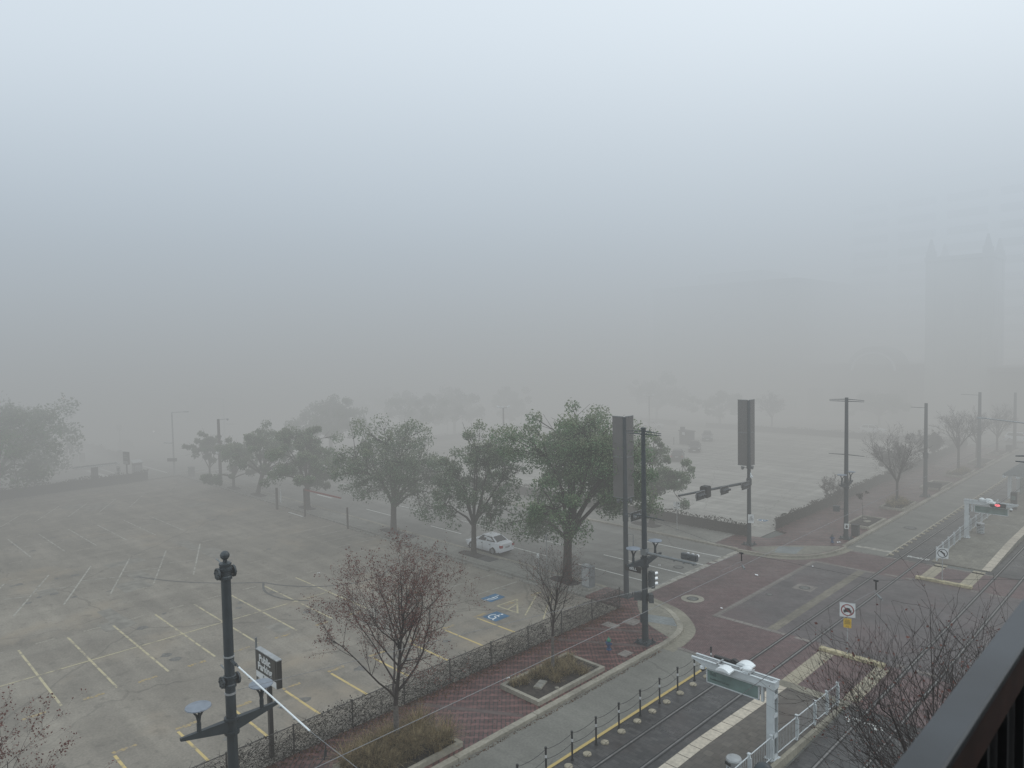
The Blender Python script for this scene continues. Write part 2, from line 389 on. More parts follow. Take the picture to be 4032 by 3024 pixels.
M['purewhite'] = mat('fresh_white_paint', (0.72, 0.74, 0.74), 0.6)
M['steel'] = mat('rail_steel', (0.22, 0.21, 0.20), 0.32, 0.2, 3.0, 0.7)
M['groove'] = mat('rail_groove', (0.02, 0.02, 0.02), 0.8)
M['polegreen'] = mat('dark_blue_grey_pole_paint', (0.028, 0.037, 0.042), 0.45, 0.2, 1.5)
M['polegrey'] = mat('grey_steel', (0.16, 0.17, 0.17), 0.5, 0.15, 2.0)
M['galv'] = mat('galvanised_steel', (0.36, 0.37, 0.37), 0.45, 0.15, 3.0, 0.3)
M['whitesteel'] = mat('pale_station_steel', (0.50, 0.53, 0.535), 0.42, 0.08, 2.0)
M['whiteplastic'] = mat('white_lamp_shell', (0.74, 0.77, 0.77), 0.35)
M['discgrey'] = mat('lamp_disc_grey', (0.19, 0.215, 0.25), 0.4, 0.12, 4)
M['black'] = mat('black_housing', (0.014, 0.015, 0.016), 0.5)
M['visor'] = mat('sky_glint_visor', (0.62, 0.63, 0.63), 0.28, metal=0.85)  # dark visors coloured pale metal to imitate bright sky on their tops
M['sigback'] = mat('signal_grey', (0.07, 0.075, 0.078), 0.45)
M['panel'] = mat('taupe_sign_panel', (0.118, 0.110, 0.104), 0.5, 0.06, 1.0)
M['signwhite'] = mat('sign_white', (0.62, 0.63, 0.62), 0.5)
M['signred'] = mat('sign_red', (0.24, 0.030, 0.032), 0.5)
M['signyellow'] = mat('sign_yellow', (0.60, 0.38, 0.03), 0.5)
M['darkbrown'] = mat('dark_sign_face', (0.030, 0.028, 0.026), 0.45)
M['glassgreen'] = mat('green_glass_panel', (0.13, 0.19, 0.175), 0.15, 0.25, 1.2)
M['greenink'] = mat('dark_green_ink', (0.035, 0.062, 0.055), 0.4)
M['wood'] = mat('weathered_wood', (0.07, 0.055, 0.045), 0.8, 0.3, 6)
M['bark'] = mat('oak_bark', (0.042, 0.034, 0.028), 0.85, 0.35, 8)
M['bark2'] = mat('bare_tree_bark', (0.034, 0.024, 0.021), 0.8, 0.35, 8)
M['barkpale'] = mat('smooth_grey_trunk', (0.105, 0.092, 0.080), 0.75, 0.35, 9)
def leafmat(name, a, b, s=0.9, trans=0.5):
    g = NG(name)
    c = g.ramp(g.noise(s, 3), [(0.32, a), (0.68, b)])
    c = g.mix(1.0, c, g.ramp(g.noise(5.0, 2), [(0.3, 0.62), (0.7, 1.35)]), 'MULTIPLY')
    g.base(c); g.b.inputs['Roughness'].default_value = 0.6
    g.b.inputs['Specular IOR Level'].default_value = 0.25
    tl = g.n('ShaderNodeBsdfTranslucent'); g.link(c, tl.inputs['Color'])
    ms = g.n('ShaderNodeMixShader'); ms.inputs[0].default_value = trans
    g.link(g.b.outputs[0], ms.inputs[1]); g.link(tl.outputs[0], ms.inputs[2]); g.link(ms.outputs[0], g.nt.nodes['Material Output'].inputs['Surface'])
    return g.m
M['leaf'] = leafmat('oak_leaf', (0.130, 0.220, 0.122), (0.205, 0.275, 0.150))
M['leafgrey'] = leafmat('oak_leaf_dull', (0.134, 0.195, 0.126), (0.200, 0.245, 0.158))
M['redleaf'] = leafmat('red_seed_head', (0.120, 0.048, 0.042), (0.210, 0.105, 0.085), 1.5)
M['vine'] = leafmat('dry_vine', (0.018, 0.014, 0.011), (0.040, 0.031, 0.023), 1.6, 0.1)
M['vinegreen'] = leafmat('dull_vine', (0.030, 0.032, 0.022), (0.070, 0.060, 0.044), 1.2)
M['straw'] = leafmat('straw_grass', (0.20, 0.150, 0.072), (0.33, 0.25, 0.130), 2.0)
M['strawdark'] = leafmat('old_straw_grass', (0.055, 0.048, 0.022), (0.095, 0.075, 0.036), 2.0)
M['strawpale'] = leafmat('bleached_straw_grass', (0.33, 0.26, 0.15), (0.42, 0.34, 0.21), 2.0)
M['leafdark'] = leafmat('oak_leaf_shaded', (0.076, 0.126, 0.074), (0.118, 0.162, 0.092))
M['leafpale'] = leafmat('oak_leaf_lit', (0.185, 0.235, 0.145), (0.270, 0.285, 0.185))  # lit copy of the oak leaf, paired with the shaded one above
M['vinepale'] = leafmat('bleached_vine', (0.055, 0.045, 0.034), (0.085, 0.068, 0.050), 1.6, 0.1)
M['mulch'] = mat('dark_mulch', (0.040, 0.034, 0.030), 0.9, 0.4, 6)
M['soil'] = mat('planter_soil', (0.036, 0.028, 0.022), 0.9, 0.5, 5)
M['litterleaf'] = leafmat('fallen_leaf', (0.10, 0.050, 0.028), (0.20, 0.115, 0.060), 3.0)
M['rubber'] = mat('tyre_rubber', (0.012, 0.012, 0.012), 0.8)
M['rim'] = mat('wheel_rim', (0.30, 0.31, 0.32), 0.35, metal=0.6)
M['silver'] = mat('silver_car_paint', (0.70, 0.72, 0.74), 0.22)
M['carblack'] = mat('black_car_paint', (0.010, 0.011, 0.013), 0.18)
M['cargrey'] = mat('grey_car_paint', (0.09, 0.095, 0.10), 0.25)
M['carglass'] = mat('tinted_car_glass', (0.012, 0.015, 0.017), 0.06)
M['taillight'] = mat('tail_light_red', (0.30, 0.02, 0.02), 0.2)
M['headlight'] = mat('headlight_clear', (0.6, 0.62, 0.62), 0.1)
M['iron'] = mat('manhole_iron', (0.05, 0.048, 0.045), 0.55, 0.3, 12)
M['bin'] = mat('dark_bin', (0.02, 0.021, 0.022), 0.6)
M['wire'] = mat('overhead_wire', (0.045, 0.045, 0.045), 0.5)
M['wirelight'] = mat('bright_wire', (0.22, 0.22, 0.22), 0.45)
M['chain'] = mat('chainlink_wire', (0.055, 0.050, 0.045), 0.6)
M['redlamp'] = mat('lit_red_lens', (0.5, 0.02, 0.03), 0.4, emit=(1.0, 0.18, 0.22), estr=1.2)
M['headlamp'] = mat('lit_lamp', (0.9, 0.9, 0.9), 0.4, emit=(1.0, 0.98, 0.95), estr=4.5)
M['farred'] = mat('lit_far_red', (0.6, 0.1, 0.1), 0.4, emit=(1.0, 0.3, 0.25), estr=5.0)
M['hydblue'] = mat('hydrant_blue', (0.022, 0.06, 0.14), 0.5, 0.2, 8)
M['hydgreen'] = mat('hydrant_green', (0.02, 0.17, 0.10), 0.5)
M['white2'] = mat('litter_white', (0.8, 0.8, 0.8), 0.7)
M['maroon'] = mat('red_gate_arm', (0.20, 0.035, 0.03), 0.6)
M['rail'] = mat('wet_black_railing', (0.020, 0.024, 0.028), 0.34, 0.5, 5, detail=8, bump=0.12)
M['railbrown'] = mat('brown_railing_side', (0.075, 0.036, 0.026), 0.5, 0.3, 12)
M['darkmetal'] = mat('dark_baluster', (0.008, 0.008, 0.009), 0.35)

# ------------------------------------------------------------------ the ground, roads and pavements
struct('ground', MB().rect(-900, -300, 500, 900, -0.05), M['ground'])
# Main Street lane and travel lane of the far block
struct('road', MB().rect(-22.62, -60, -19.5, 34.95, 0).rect(-22.62, 61.5, -19.2, 133.5, 0), M['street'])
struct('road', MB().rect(-240, 40.55, -28.95, 55.3, 0), M['bell'])
struct('road', MB().rect(-122.8, -80, -109.0, 40.5, 0.0).rect(-122.8, 55.35, -109.0, 330, 0.0), M['bell'])
struct('road', MB().rect(-108.9, 136.0, 40, 150.5, 0.0).rect(-300, 136.0, -122.9, 150.5, 0.0), M['bell'])
struct('road', MB().rect(-9.2, -60, -3.2, 34.95, 0).rect(-9.2, 61.5, -3.2, 136, 0).rect(-22.6, 150.6, -3.2, 330, 0), M['street'])
# track bed
struct('track_bed', MB().rect(-19.45, -60, -15.9, 34.95, 0.0).rect(-12.45, -60, -9.25, 34.95, 0.0).rect(-19.15, 61.55, -15.5, 135.9, 0.0).rect(-12.3, 61.55, -9.25, 135.9, 0), M['trackbrick'])
# intersection: red brick crosswalks round a grey brick box
inter = MB().poly([(-28.9, 40.55), (-28.5, 40.6), (-26.9, 40.6), (-25.6, 40.3), (-24.1, 39.3), (-22.95, 38.0), (-22.3, 36.8), (-22.0, 35.0), (-3.2, 35.0), (-3.2, 61.45), (-22.0, 61.45), (-22.2, 60.0), (-22.6, 58.9), (-23.4, 57.2), (-24.9, 55.9), (-26.7, 55.4), (-28.9, 55.3)], 0.001)
struct('intersection_paving', inter, M['redbrick'])
struct('intersection_paving', MB().rect(-22.7, 41.2, -16.0, 56.3, 0.005).rect(-16.0, 40.6, -9.0, 57.0, 0.005), M['greybrick'])
b = MB()
b.rect(-23.05, 40.75, -22.7, 56.5, 0.009); b.rect(-22.7, 56.3, -18.35, 56.62, 0.009); b.rect(-22.7, 40.85, -18.35, 41.2, 0.009)
for x0, x1 in ((-17.75, -16.75), (-16.3, -15.9), (-12.2, -11.8), (-11.2, -10.3)):
    b.rect(x0, 56.55, x1, 56.85, 0.009); b.rect(x0, 40.85, x1, 41.15, 0.009)
b.rect(-22.0, 34.97, -18.4, 35.25, 0.009); b.rect(-17.8, 34.97, -16.8, 35.25, 0.009); b.rect(-16.2, 34.97, -12.1, 35.25, 0.009)
b.rect(-21.9, 61.15, -18.3, 61.45, 0.009); b.rect(-17.7, 61.15, -16.7, 61.45, 0.009); b.rect(-16.2, 61.15, -11.7, 61.45, 0.009)
struct('crosswalk_band', b, M['band'])
struct('crosswalk_band', MB().rect(-19.55, 41.2, -18.95, 56.3, 0.009), brickmat('tan_brick_band', (0.135, 0.118, 0.088), (0.19, 0.165, 0.125), (0.08, 0.07, 0.06), 0.42, 0.6, 0, 0.55))
b = MB()
b.rect(-15.95, 35.26, -15.13, 40.05, 0.009).rect(-12.95, 35.4, -12.25, 40.1, 0.009)
b.rect(-15.68, 57.65, -14.85, 61.9, 0.009).rect(-13.15, 57.7, -12.35, 61.9, 0.009)
struct('guide_strip', b, M['tan'])
# rails: groove + head
for x in (-18.2, -16.74, -11.62, -10.12):
    struct('rail_track', MB().rect(x - 0.11, -60, x + 0.11, 230, 0.013, 0).rect(x - 0.045, -60, x + 0.035, 230, 0.018, 1), [M['groove'], M['steel']])
# parking lots
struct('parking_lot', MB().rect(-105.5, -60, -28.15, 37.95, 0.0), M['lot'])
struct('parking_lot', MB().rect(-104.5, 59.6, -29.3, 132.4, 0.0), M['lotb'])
# pavements (raised 0.13)
PZ = 0.13
cornerSW = [(-22.62, 34.4), (-22.72, 35.9), (-23.05, 37.3), (-23.85, 38.4), (-25.4, 39.65), (-27.3, 40.2), (-28.6, 40.5)]
corner_s = spline(cornerSW, 4)
struct('pavement', MB().prism([(-31.2, 38.0), (-28.1, 38.0), (-28.1, -60), (-22.97, -60), (-22.97, 34.4)] + [(x - 0.02, y - 0.03) for x, y in corner_s[1:]] + [(-31.2, 40.45)], -0.04, PZ), M['sidebrick'])
struct('pavement', MB().prism([(-105.5, 38.0), (-31.22, 38.0), (-31.22, 40.2), (-105.5, 40.2)], -0.04, PZ), M['conc'])
struct('pavement', MB().prism([(-108.7, -60), (-105.55, -60), (-105.55, 40.2), (-108.7, 38.6)], -0.04, PZ), M['conc'])
struct('pavement', MB().prism([(-104.6, 55.65), (-31.2, 55.65), (-31.2, 59.5), (-104.6, 59.5)], -0.04, PZ), M['conc'])
cornerNW = [(-28.9, 55.35), (-26.8, 55.55), (-25.0, 56.2), (-23.7, 57.5), (-22.95, 59.1), (-22.6, 60.6), (-22.5, 61.8)]
corner_n = spline(cornerNW, 4)
struct('pavement', MB().prism([(-31.18, 55.4)] + corner_n + [(-22.6, 133), (-29.3, 133), (-29.3, 63.6), (-27.9, 62.9), (-28.3, 60.1), (-31.18, 59.5)], -0.04, PZ), M['sidebrick'])
struct('pavement', MB().prism([(-104.6, 132.5), (-29.35, 132.5), (-29.35, 135.8), (-104.6, 135.8)], -0.04, PZ), M['conc'])
struct('pavement', MB().prism([(-108.8, 55.6), (-104.65, 55.6), (-104.65, 135.8), (-108.8, 135.8)], -0.04, PZ), M['conc'])
struct('pavement', MB().prism([(-108.8, 150.7), (-22.8, 150.7), (-22.8, 156), (-108.8, 156)], -0.04, PZ).prism([(-200, 150.7), (-123, 150.7), (-123, 156), (-200, 156)], -0.04, PZ), M['conc'])
struct('pavement', MB().prism([(-130, -60), (-123, -60), (-123, 40.2), (-130, 40.2)], -0.04, PZ).prism([(-200, 37), (-130.05, 37), (-130.05, 40.2), (-200, 40.2)], -0.04, PZ).prism([(-200, 55.6), (-123, 55.6), (-123, 136), (-126, 136), (-126, 59), (-200, 59)], -0.04, PZ), M['conc'])
struct('pavement', MB().prism([(-3.15, -60), (-3.15, 36), (6, 36), (6, -60)], -0.04, PZ).prism([(-3.15, 60), (-3.15, 136), (6, 136), (6, 60)], -0.04, PZ), M['sidebrick'])
# kerbs
b = MB()
segs = [-60, 0, 4.6, 9.3, 14.2, 19.0, 23.9, 29.2, 34.4]
for a, c in zip(segs, segs[1:]): b.box((-22.8, (a + c) / 2, 0.07), (0.34, c - a - 0.03, 0.17))
def outset(pts, d):
    out = []
    for i, q in enumerate(pts):
        a, c = pts[max(0, i - 1)], pts[min(len(pts) - 1, i + 1)]
        t = Vector((c[0] - a[0], c[1] - a[1])).normalized(); out.append((q[0] + t.y * d, q[1] - t.x * d))
    return out
b.ribbon([(x - 0.3, y - 0.18) for x, y in corner_s], corner_s, -0.03, 0.15)
struct('kerb', b, M['kerb'])
struct('kerb', MB().box((-68.4, 40.37, 0.06), (74.4, 0.3, 0.17)), M['kerb'])
struct('kerb', MB().box((-66.7, 55.48, 0.06), (75.5, 0.3, 0.17)), M['kerb'])
b = MB().ribbon(corner_n, outset(corner_n, 0.22), -0.03, 0.15)
segs = [61.85, 66, 71.5, 77, 84, 91, 98, 106, 114, 122, 130, 133.4]
for a, c in zip(segs, segs[1:]): b.box((-22.62, (a + c) / 2, 0.07), (0.36, c - a - 0.03, 0.17))
struct('kerb', b, M['kerb'])
struct('kerb', MB().box((-66.9, 135.95, 0.06), (75, 0.28, 0.17)).box((-66, 150.58, 0.06), (86, 0.2, 0.17)), M['kerb'])
struct('kerb', MB().box((-108.85, 95, 0.06), (0.26, 80, 0.17)).box((-108.85, -10, 0.06), (0.26, 96, 0.17)).box((-122.9, -10, 0.06), (0.2, 96, 0.17)).box((-122.9, 95, 0.06), (0.2, 80, 0.17)), M['kerb'])
# gutter aprons round the two corners and the pale ramps behind them
gi = outset(corner_s, 0.0); go_ = outset(corner_s, 0.75); gm = outset(corner_s, 0.40)
struct('gutter', MB().flat(gi, go_, 0.007), M['gutter'])
struct('gutter', MB().flat(outset(corner_n, 0.22), outset(corner_n, 0.75), 0.007), M['gutter'])
front = [q for q in corner_s if q[0] < -22.85 and q[0] > -27.9]
front = [(x - 0.26, y - 0.16) for x, y in front]
back = spline([(-22.98, 35.75), (-23.7, 36.0), (-25.1, 36.65), (-26.5, 37.8), (-27.6, 39.1), (-28.1, 39.85)], 4)
struct('kerb_ramp', MB().poly(front + back[::-1], PZ + 0.004), M['ramp'])
struct('kerb_ramp', MB().poly([(-23.55, 37.5), (-24.5, 38.5), (-26.3, 37.9), (-25.3, 36.95)], PZ + 0.008), M['ramppatch'])
front = [(x - 0.1, y + 0.14) for x, y in corner_n if y > 55.6 and y < 61.3]
struct('kerb_ramp', MB().poly([(-28.3, 56.6), (-27.6, 55.75)] + front + [(-22.75, 61.5), (-23.7, 61.0), (-25.7, 59.4), (-27.5, 57.5)], PZ + 0.004), M['ramp'])
struct('kerb_ramp', MB().poly([(-26.1, 56.3), (-24.6, 57.0), (-24.9, 59.4), (-26.6, 58.3)], PZ + 0.008), M['ramppatch'])
struct('pavement_joint', MB().line((-28.1, 30.9), (-23.1, 33.9), 0.32, PZ + 0.005).line((-28.1, 33.2), (-23.9, 35.9), 0.30, PZ + 0.005).line((-28.0, 20.5), (-23.1, 23.4), 0.30, PZ + 0.005).line((-28.0, 11.0), (-23.1, 13.9), 0.30, PZ + 0.005), mat('dusty_brick_band', (0.088, 0.060, 0.054), 0.5, 0.25, 3))
struct('utility_cover', MB().rect(-27.2, 34.6, -26.2, 35.3, PZ + 0.008).rect(-26.5, 35.8, -25.6, 36.8, PZ + 0.008).rect(-23.9, 31.8, -23.3, 32.6, PZ + 0.008), M['band'])

# ------------------------------------------------------------------ markings
mk = MB()
for yy in (43.6, 46.95, 49.9, 52.65): mk.line((-28.75, yy - 2.8 if False else yy), (-36.5, yy), 0.12, 0.006)
struct('road_marking', mk, M['white'])
mk = MB()
for yy, xs in ((43.55, (-62, -50.7, -39.8)), (46.95, (-94, -83, -72, -60.5, -50, -41)), (49.9, (-90, -78, -66, -54, -42)), (52.65, (-94, -82, -70, -58, -46))):
    for x in xs: mk.line((x, yy), (x - 4.6, yy), 0.12, 0.006)
mk.line((-78.0, 44.15), (-74.7, 44.2), 0.3, 0.006)
struct('road_marking', mk, M['white'])
struct('road_marking', MB().rect(-28.92, 41.5, -28.42, 50.2, 0.012).rect(-28.92, 50.7, -28.42, 51.2, 0.012).rect(-28.92, 51.4, -28.42, 54.9, 0.011), M['oldwhite'])
struct('road_marking', MB().rect(-22.0, 62.75, -19.25, 63.3, 0.006), M['oldwhite'])
struct('road_marking', MB().rect(-19.64, -60, -19.48, 34.0, 0.008), M['trackyellow'])
struct('road_marking', MB().rect(-19.25, 61.7, -19.14, 132, 0.008), mat('pale_track_line', (0.38, 0.35, 0.27), 0.7, 0.25, 3))
# crosswalk and stop lines at the far side street
mk = MB()
mk.line((-122.4, 32.4), (-109.2, 32.6), 0.3, 0.006).line((-122.2, 30.55), (-112, 30.9), 0.7, 0.006)
mk.line((-122.8, 37.6), (-109.1, 37.85), 0.32, 0.006).line((-109.15, 37.8), (-109.15, 43), 0.25, 0.006)
mk.line((-127.7, 40.7), (-127.2, 55.2), 0.25, 0.006).line((-123.6, 40.7), (-122.9, 55.2), 0.25, 0.006)
mk.line((-103.5, 40.7), (-103.8, 55.2), 0.25, 0.006).line((-106.5, 40.7), (-106.8, 55.2), 0.25, 0.006)
mk.line((-117.2, -40), (-117.2, 29.5), 0.14, 0.006).line((-128.6, 46.9), (-133, 47), 0.14, 0.006).line((-130, 51), (-137, 51.1), 0.14, 0.006)
struct('road_marking', mk, M['white'])
# little worn letters painted beside the far track
mk = MB()
rr = random.Random(5)
for k in range(16): mk.rect(-17.9 + 0.10 * k, 62.35 + rr.uniform(0, .1), -17.9 + 0.10 * k + 0.06, 62.8 + rr.uniform(-.15, .1), 0.02)
struct('road_marking', mk, M['white'])
mk = MB()
for k in range(22):
    x_, y_ = rr.uniform(-12.2, -10.6), rr.uniform(33.3, 33.75); mk.rect(x_, y_, x_ + rr.uniform(.04, .16), y_ + rr.uniform(.05, .16), 0.02 + .0006 * k)
struct('road_marking', mk, M['white'])

# parking rows of the near lot: name, x from, x to, y of the first line, pitch, how many, slant, width, material
def row(x0, x1, y0, dy, n, slant, wd, matl, spine=None, sm=None):
    m_ = MB()
    for k in range(n): m_.line((x0, y0 + k * dy), (x1, y0 + slant + k * dy), wd, 0.006)
    struct('road_marking', m_, matl)
    if spine is not None: struct('road_marking', MB().line((spine, y0 - 3), (spine, y0 + dy * (n - 1) + slant * .5), 0.11, 0.010), sm or matl)
row(-30.55, -34.0, 1.0, 2.672, 12, 0.0, 0.13, M['yellow'])
row(-40.9, -50.6, -1.7, 2.567, 12, 0.0, 0.12, M['paleyellow'], -45.75, M['paleyellow'])
m_ = MB()
for k in range(8):
    y0 = 0.6 + k * 2.98
    m_.line((-57.5, y0), (-66.35, y0 + 4.0), 0.12, 0.006)
    if k < 7: m_.line((-62.55, y0 + 2.3), (-61.35, y0 + 4.75), 0.09, 0.009)
struct('road_marking', m_, M['oldwhite'])
m_ = MB()
for k in range(5): m_.line((-88.9 + k * .15, 14.1 + k * 3.0), (-96.0 + k * .2, 17.9 + k * 3.0), 0.12, 0.006)
struct('road_marking', m_, M['oldwhite'])
m_ = MB()
for k in range(6): m_.line((-82.5 + k * .1, 13.6 + k * 2.53), (-73.2 + k * .1, 13.7 + k * 2.53), 0.12, 0.006)
m_.line((-77.8, 10), (-77.8, 26.3), 0.09, 0.010)
struct('road_marking', m_, M['oldwhite'])
m_ = MB()
for x in (-63.2, -60.6, -58.1, -55.6, -53.0, -50.4, -47.8, -45.2, -42.5, -39.9, -37.25): m_.line((x, 33.1), (x + 0.15, 37.2), 0.10, 0.006)
struct('road_marking', m_, M['oldwhite'])
struct('road_marking', MB().line((-34.6, 32.75), (-34.5, 34.6), 0.12, 0.006).line((-34.6, 32.75), (-32.6, 32.8), 0.12, 0.006).line((-34.5, 34.6), (-32.7, 32.8), 0.12, 0.009).line((-33.6, 32.8), (-33.9, 34.0), 0.12, 0.009).line((-32.0, 32.8), (-34.4, 36.6), 0.10, 0.009).line((-30.6, 33.0), (-33.6, 37.2), 0.10, 0.009), M['paleyellow'])
# faded stencilled blocks in front of every bay
gh = random.Random(3)
def ghosts(x, ys, matl, L=1.0, W=0.24):
    m_ = MB()
    for yv in ys:
        n_ = 6
        for q in range(n_):
            m_.line((x + gh.uniform(-.05, .05), yv + q * L / n_), (x + gh.uniform(-.05, .05), yv + (q + 0.85) * L / n_), W * gh.uniform(.7, 1.15), 0.0065)
    struct('road_marking', m_, matl)
ghosts(-34.25, [1.0 + 2.67 * k for k in range(14)], M['ghost'])
ghosts(-40.75, [1.7 + 2.6 * k for k in range(12)], M['ghost'])
ghosts(-50.95, [1.7 + 2.6 * k for k in range(12)], M['ghostpale'])
ghosts(-57.0, [2 + 2.98 * k for k in range(9)], M['ghostpale'])
ghosts(-66.9, [5 + 2.98 * k for k in range(8)], M['ghostpale'])
ghosts(-72.6, [9.4 + 2.55 * k for k in range(8)], M['ghostpale'])
ghosts(-82.9, [9.4 + 2.53 * k for k in range(8)], M['ghostpale'])
ghosts(-88.6, [9.4 + 3.0 * k for k in range(6)], M['ghostpale'])
ghosts(-96.9, [16.2 + 3.0 * k for k in range(5)], M['ghostpale'])
# tyre marks
tm = spline([(-47.5, 33.5), (-46.2, 31.6), (-46.0, 29.0), (-47.4, 26.6), (-49.6, 25.0), (-51.4, 24.3)], 5)
tm2 = spline([(-51.4, 24.3), (-49.2, 23.4), (-46.8, 23.6), (-45.2, 24.6)], 5)
tm3 = spline([(-51.4, 24.3), (-53.5, 22.2), (-56.5, 20.0), (-60, 18.3)], 5)
struct('tyre_mark', MB().path(tm, 0.16, 0.012).path(tm2, 0.16, 0.013).path(tm3, 0.16, 0.011), mat('tyre_mark_rubber', (0.105, 0.102, 0.095), 0.7, 0.25, 3))
pt = random.Random(8)
pm = MB()
for k in range(16):
    x_, y_ = pt.uniform(-98, -36), pt.uniform(4, 33); w_, l_ = pt.uniform(.6, 2.4), pt.uniform(.5, 1.6)
    pm.poly([(x_ - w_ * pt.uniform(.8, 1), y_ - l_), (x_ + w_, y_ - l_ * pt.uniform(.8, 1)), (x_ + w_ * pt.uniform(.85, 1), y_ + l_), (x_ - w_, y_ + l_ * pt.uniform(.8, 1))], 0.0025 + .0001 * k)
struct('asphalt_patch', pm, mat('asphalt_patch', (0.205, 0.188, 0.158), 0.7, 0.22, 1.6))
om = MB()
for k in range(60):
    x_ = pt.choice((-43.3, -48.3, -32.4, -59.5, -64.5, -75, -79.5)) + pt.gauss(0, .6); y_ = pt.uniform(2, 31); r_ = pt.uniform(.10, .38)
    om.poly([(x_ + r_ * pt.uniform(.6, 1.2) * math.cos(R(40 * i)), y_ + r_ * pt.uniform(.6, 1.2) * math.sin(R(40 * i))) for i in range(9)], 0.0045 + .00002 * k)
struct('oil_stain', om, mat('oil_stain', (0.130, 0.122, 0.108), 0.55, 0.3, 5))
# sandy stain by the accessible bays
# two accessible bays
def wheelchair(cx, cy, s, fx, fy):
    """white wheelchair figure in a plane: fx, fy are the unit vectors of its right and its up"""
    m_ = MB(); z = 0.017
    P = lambda u, v: (cx + s * (u * fx[0] + v * fy[0]), cy + s * (u * fx[1] + v * fy[1]))
    def stroke(pts, wd, zz):
        for a, c in zip(pts, pts[1:]): m_.line(P(*a), P(*c), wd * s, zz)
    stroke([(0.30 * math.cos(R(a)) - 0.05, 0.30 * math.sin(R(a)) - 0.16) for a in range(125, 375, 14)], 0.075, z)
    stroke([(-0.08, 0.30), (-0.03, -0.10), (0.22, -0.10), (0.36, -0.40), (0.46, -0.36)], 0.085, z + 0.002)
    stroke([(-0.06, 0.12), (0.18, 0.12)], 0.07, z + 0.004)
    m_.poly([P(-0.09 + 0.085 * math.cos(R(a)), 0.43 + 0.085 * math.sin(R(a))) for a in range(0, 360, 30)], z + 0.006)
    ar = 0
    return m_
struct('road_marking', MB().rect(-36.45, 32.95, -35.4, 34.35, 0.013), M['blue'])
struct('road_marking', MB().rect(-33.9, 30.75, -32.65, 32.05, 0.013), M['blue'])
struct('road_marking', wheelchair(-35.92, 33.65, 1.02, (-0.45, -0.9), (-0.25, 1.0)), M['purewhite'])
struct('road_marking', wheelchair(-33.27, 31.4, 1.1, (0.9, -0.35), (0.3, 0.95)), M['purewhite'])
struct('road_marking', MB().rect(-32.3, 66.0, -31.5, 66.8, 0.006), M['blue'])
struct('road_marking', wheelchair(-31.9, 66.4, 1.15, (0.7, -0.7), (0.7, 0.7)), M['purewhite'])
m_ = MB()
for k in range(7): m_.line((-33.9 + k * .7, 64.9), (-33.2 + k * .9, 63.6), 0.10, 0.006)
m_.line((-34, 65), (-28.5, 65.2), 0.1, 0.009).line((-33.4, 63.5), (-28.5, 63.8), 0.1, 0.009).line((-33, 62), (-29.5, 65), 0.09, 0.011)
struct('road_marking', m_, M['oldwhite'])
# raised details: manholes
def manhole(x, y, r, label, ring=None, square=False, z=0.014):
    t = thing('manhole_cover', label, 'manhole cover', (x, y, 0))
    if ring: MB().lathe([(ring, z - 0.006), (ring, z - 0.003)], 24).obj('collar', M['kerb'], t)
    if square: MB().box((0, 0, z - 0.006), (1.35, 1.35, 0.004)).obj('collar', M['band'], t)
    MB().lathe([(r, z - 0.003), (r, z + 0.001)], 24).obj('lid', M['iron'], t)
    MB().lathe([(r * 0.72, z + 0.001), (r * 0.72, z + 0.004)], 20).obj('lid_plate', mat('manhole_plate', (0.11, 0.11, 0.10), 0.5, 0.6, 9), t)
    return t
manhole(-25.58, 42.69, 0.42, 'round iron manhole cover in a wide pale concrete ring on red brick', 0.78)
manhole(-30.05, 48.09, 0.42, 'dark round manhole cover in the Bell lane just before the stop line')
manhole(-20.88, 49.85, 0.40, 'round manhole cover in a square concrete collar on grey brick', None, True)
manhole(-20.46, 72.3, 0.55, 'dark oval-looking manhole cover in the far traffic lane beside the planter kerb')
manhole(-22.1, 46.9, 0.25, 'small dark iron cover on grey brick near the square-collared manhole')

for x, y, hx, hy in ((-34.3, 39.5, 1.3, .62), (-44.5, 39.5, 1.5, .62), (-56.1, 39.5, 1.5, .62), (-71.7, 39.3, 1.4, .6), (-83, 39.1, 1.5, .6), (-89.6, 39.0, 1.4, .6), (-97, 39.0, 1.4, .6), (-39.3, 57.3, 1.5, .8)):
    struct('tree_pit', MB().poly([(x - hx, y - hy * .7), (x - hx * .5, y - hy), (x + hx * .8, y - hy), (x + hx, y - hy * .2), (x + hx * .95, y + hy * .7), (x - hx * .6, y + hy * .8), (x - hx * 1.02, y + hy * .5)], PZ + 0.006), M['mulch'])
for x in (-53.4, -42.6): struct('pavement_grate', MB().rect(x - .75, 38.85, x + .75, 40.0, PZ + 0.007), M['iron'])
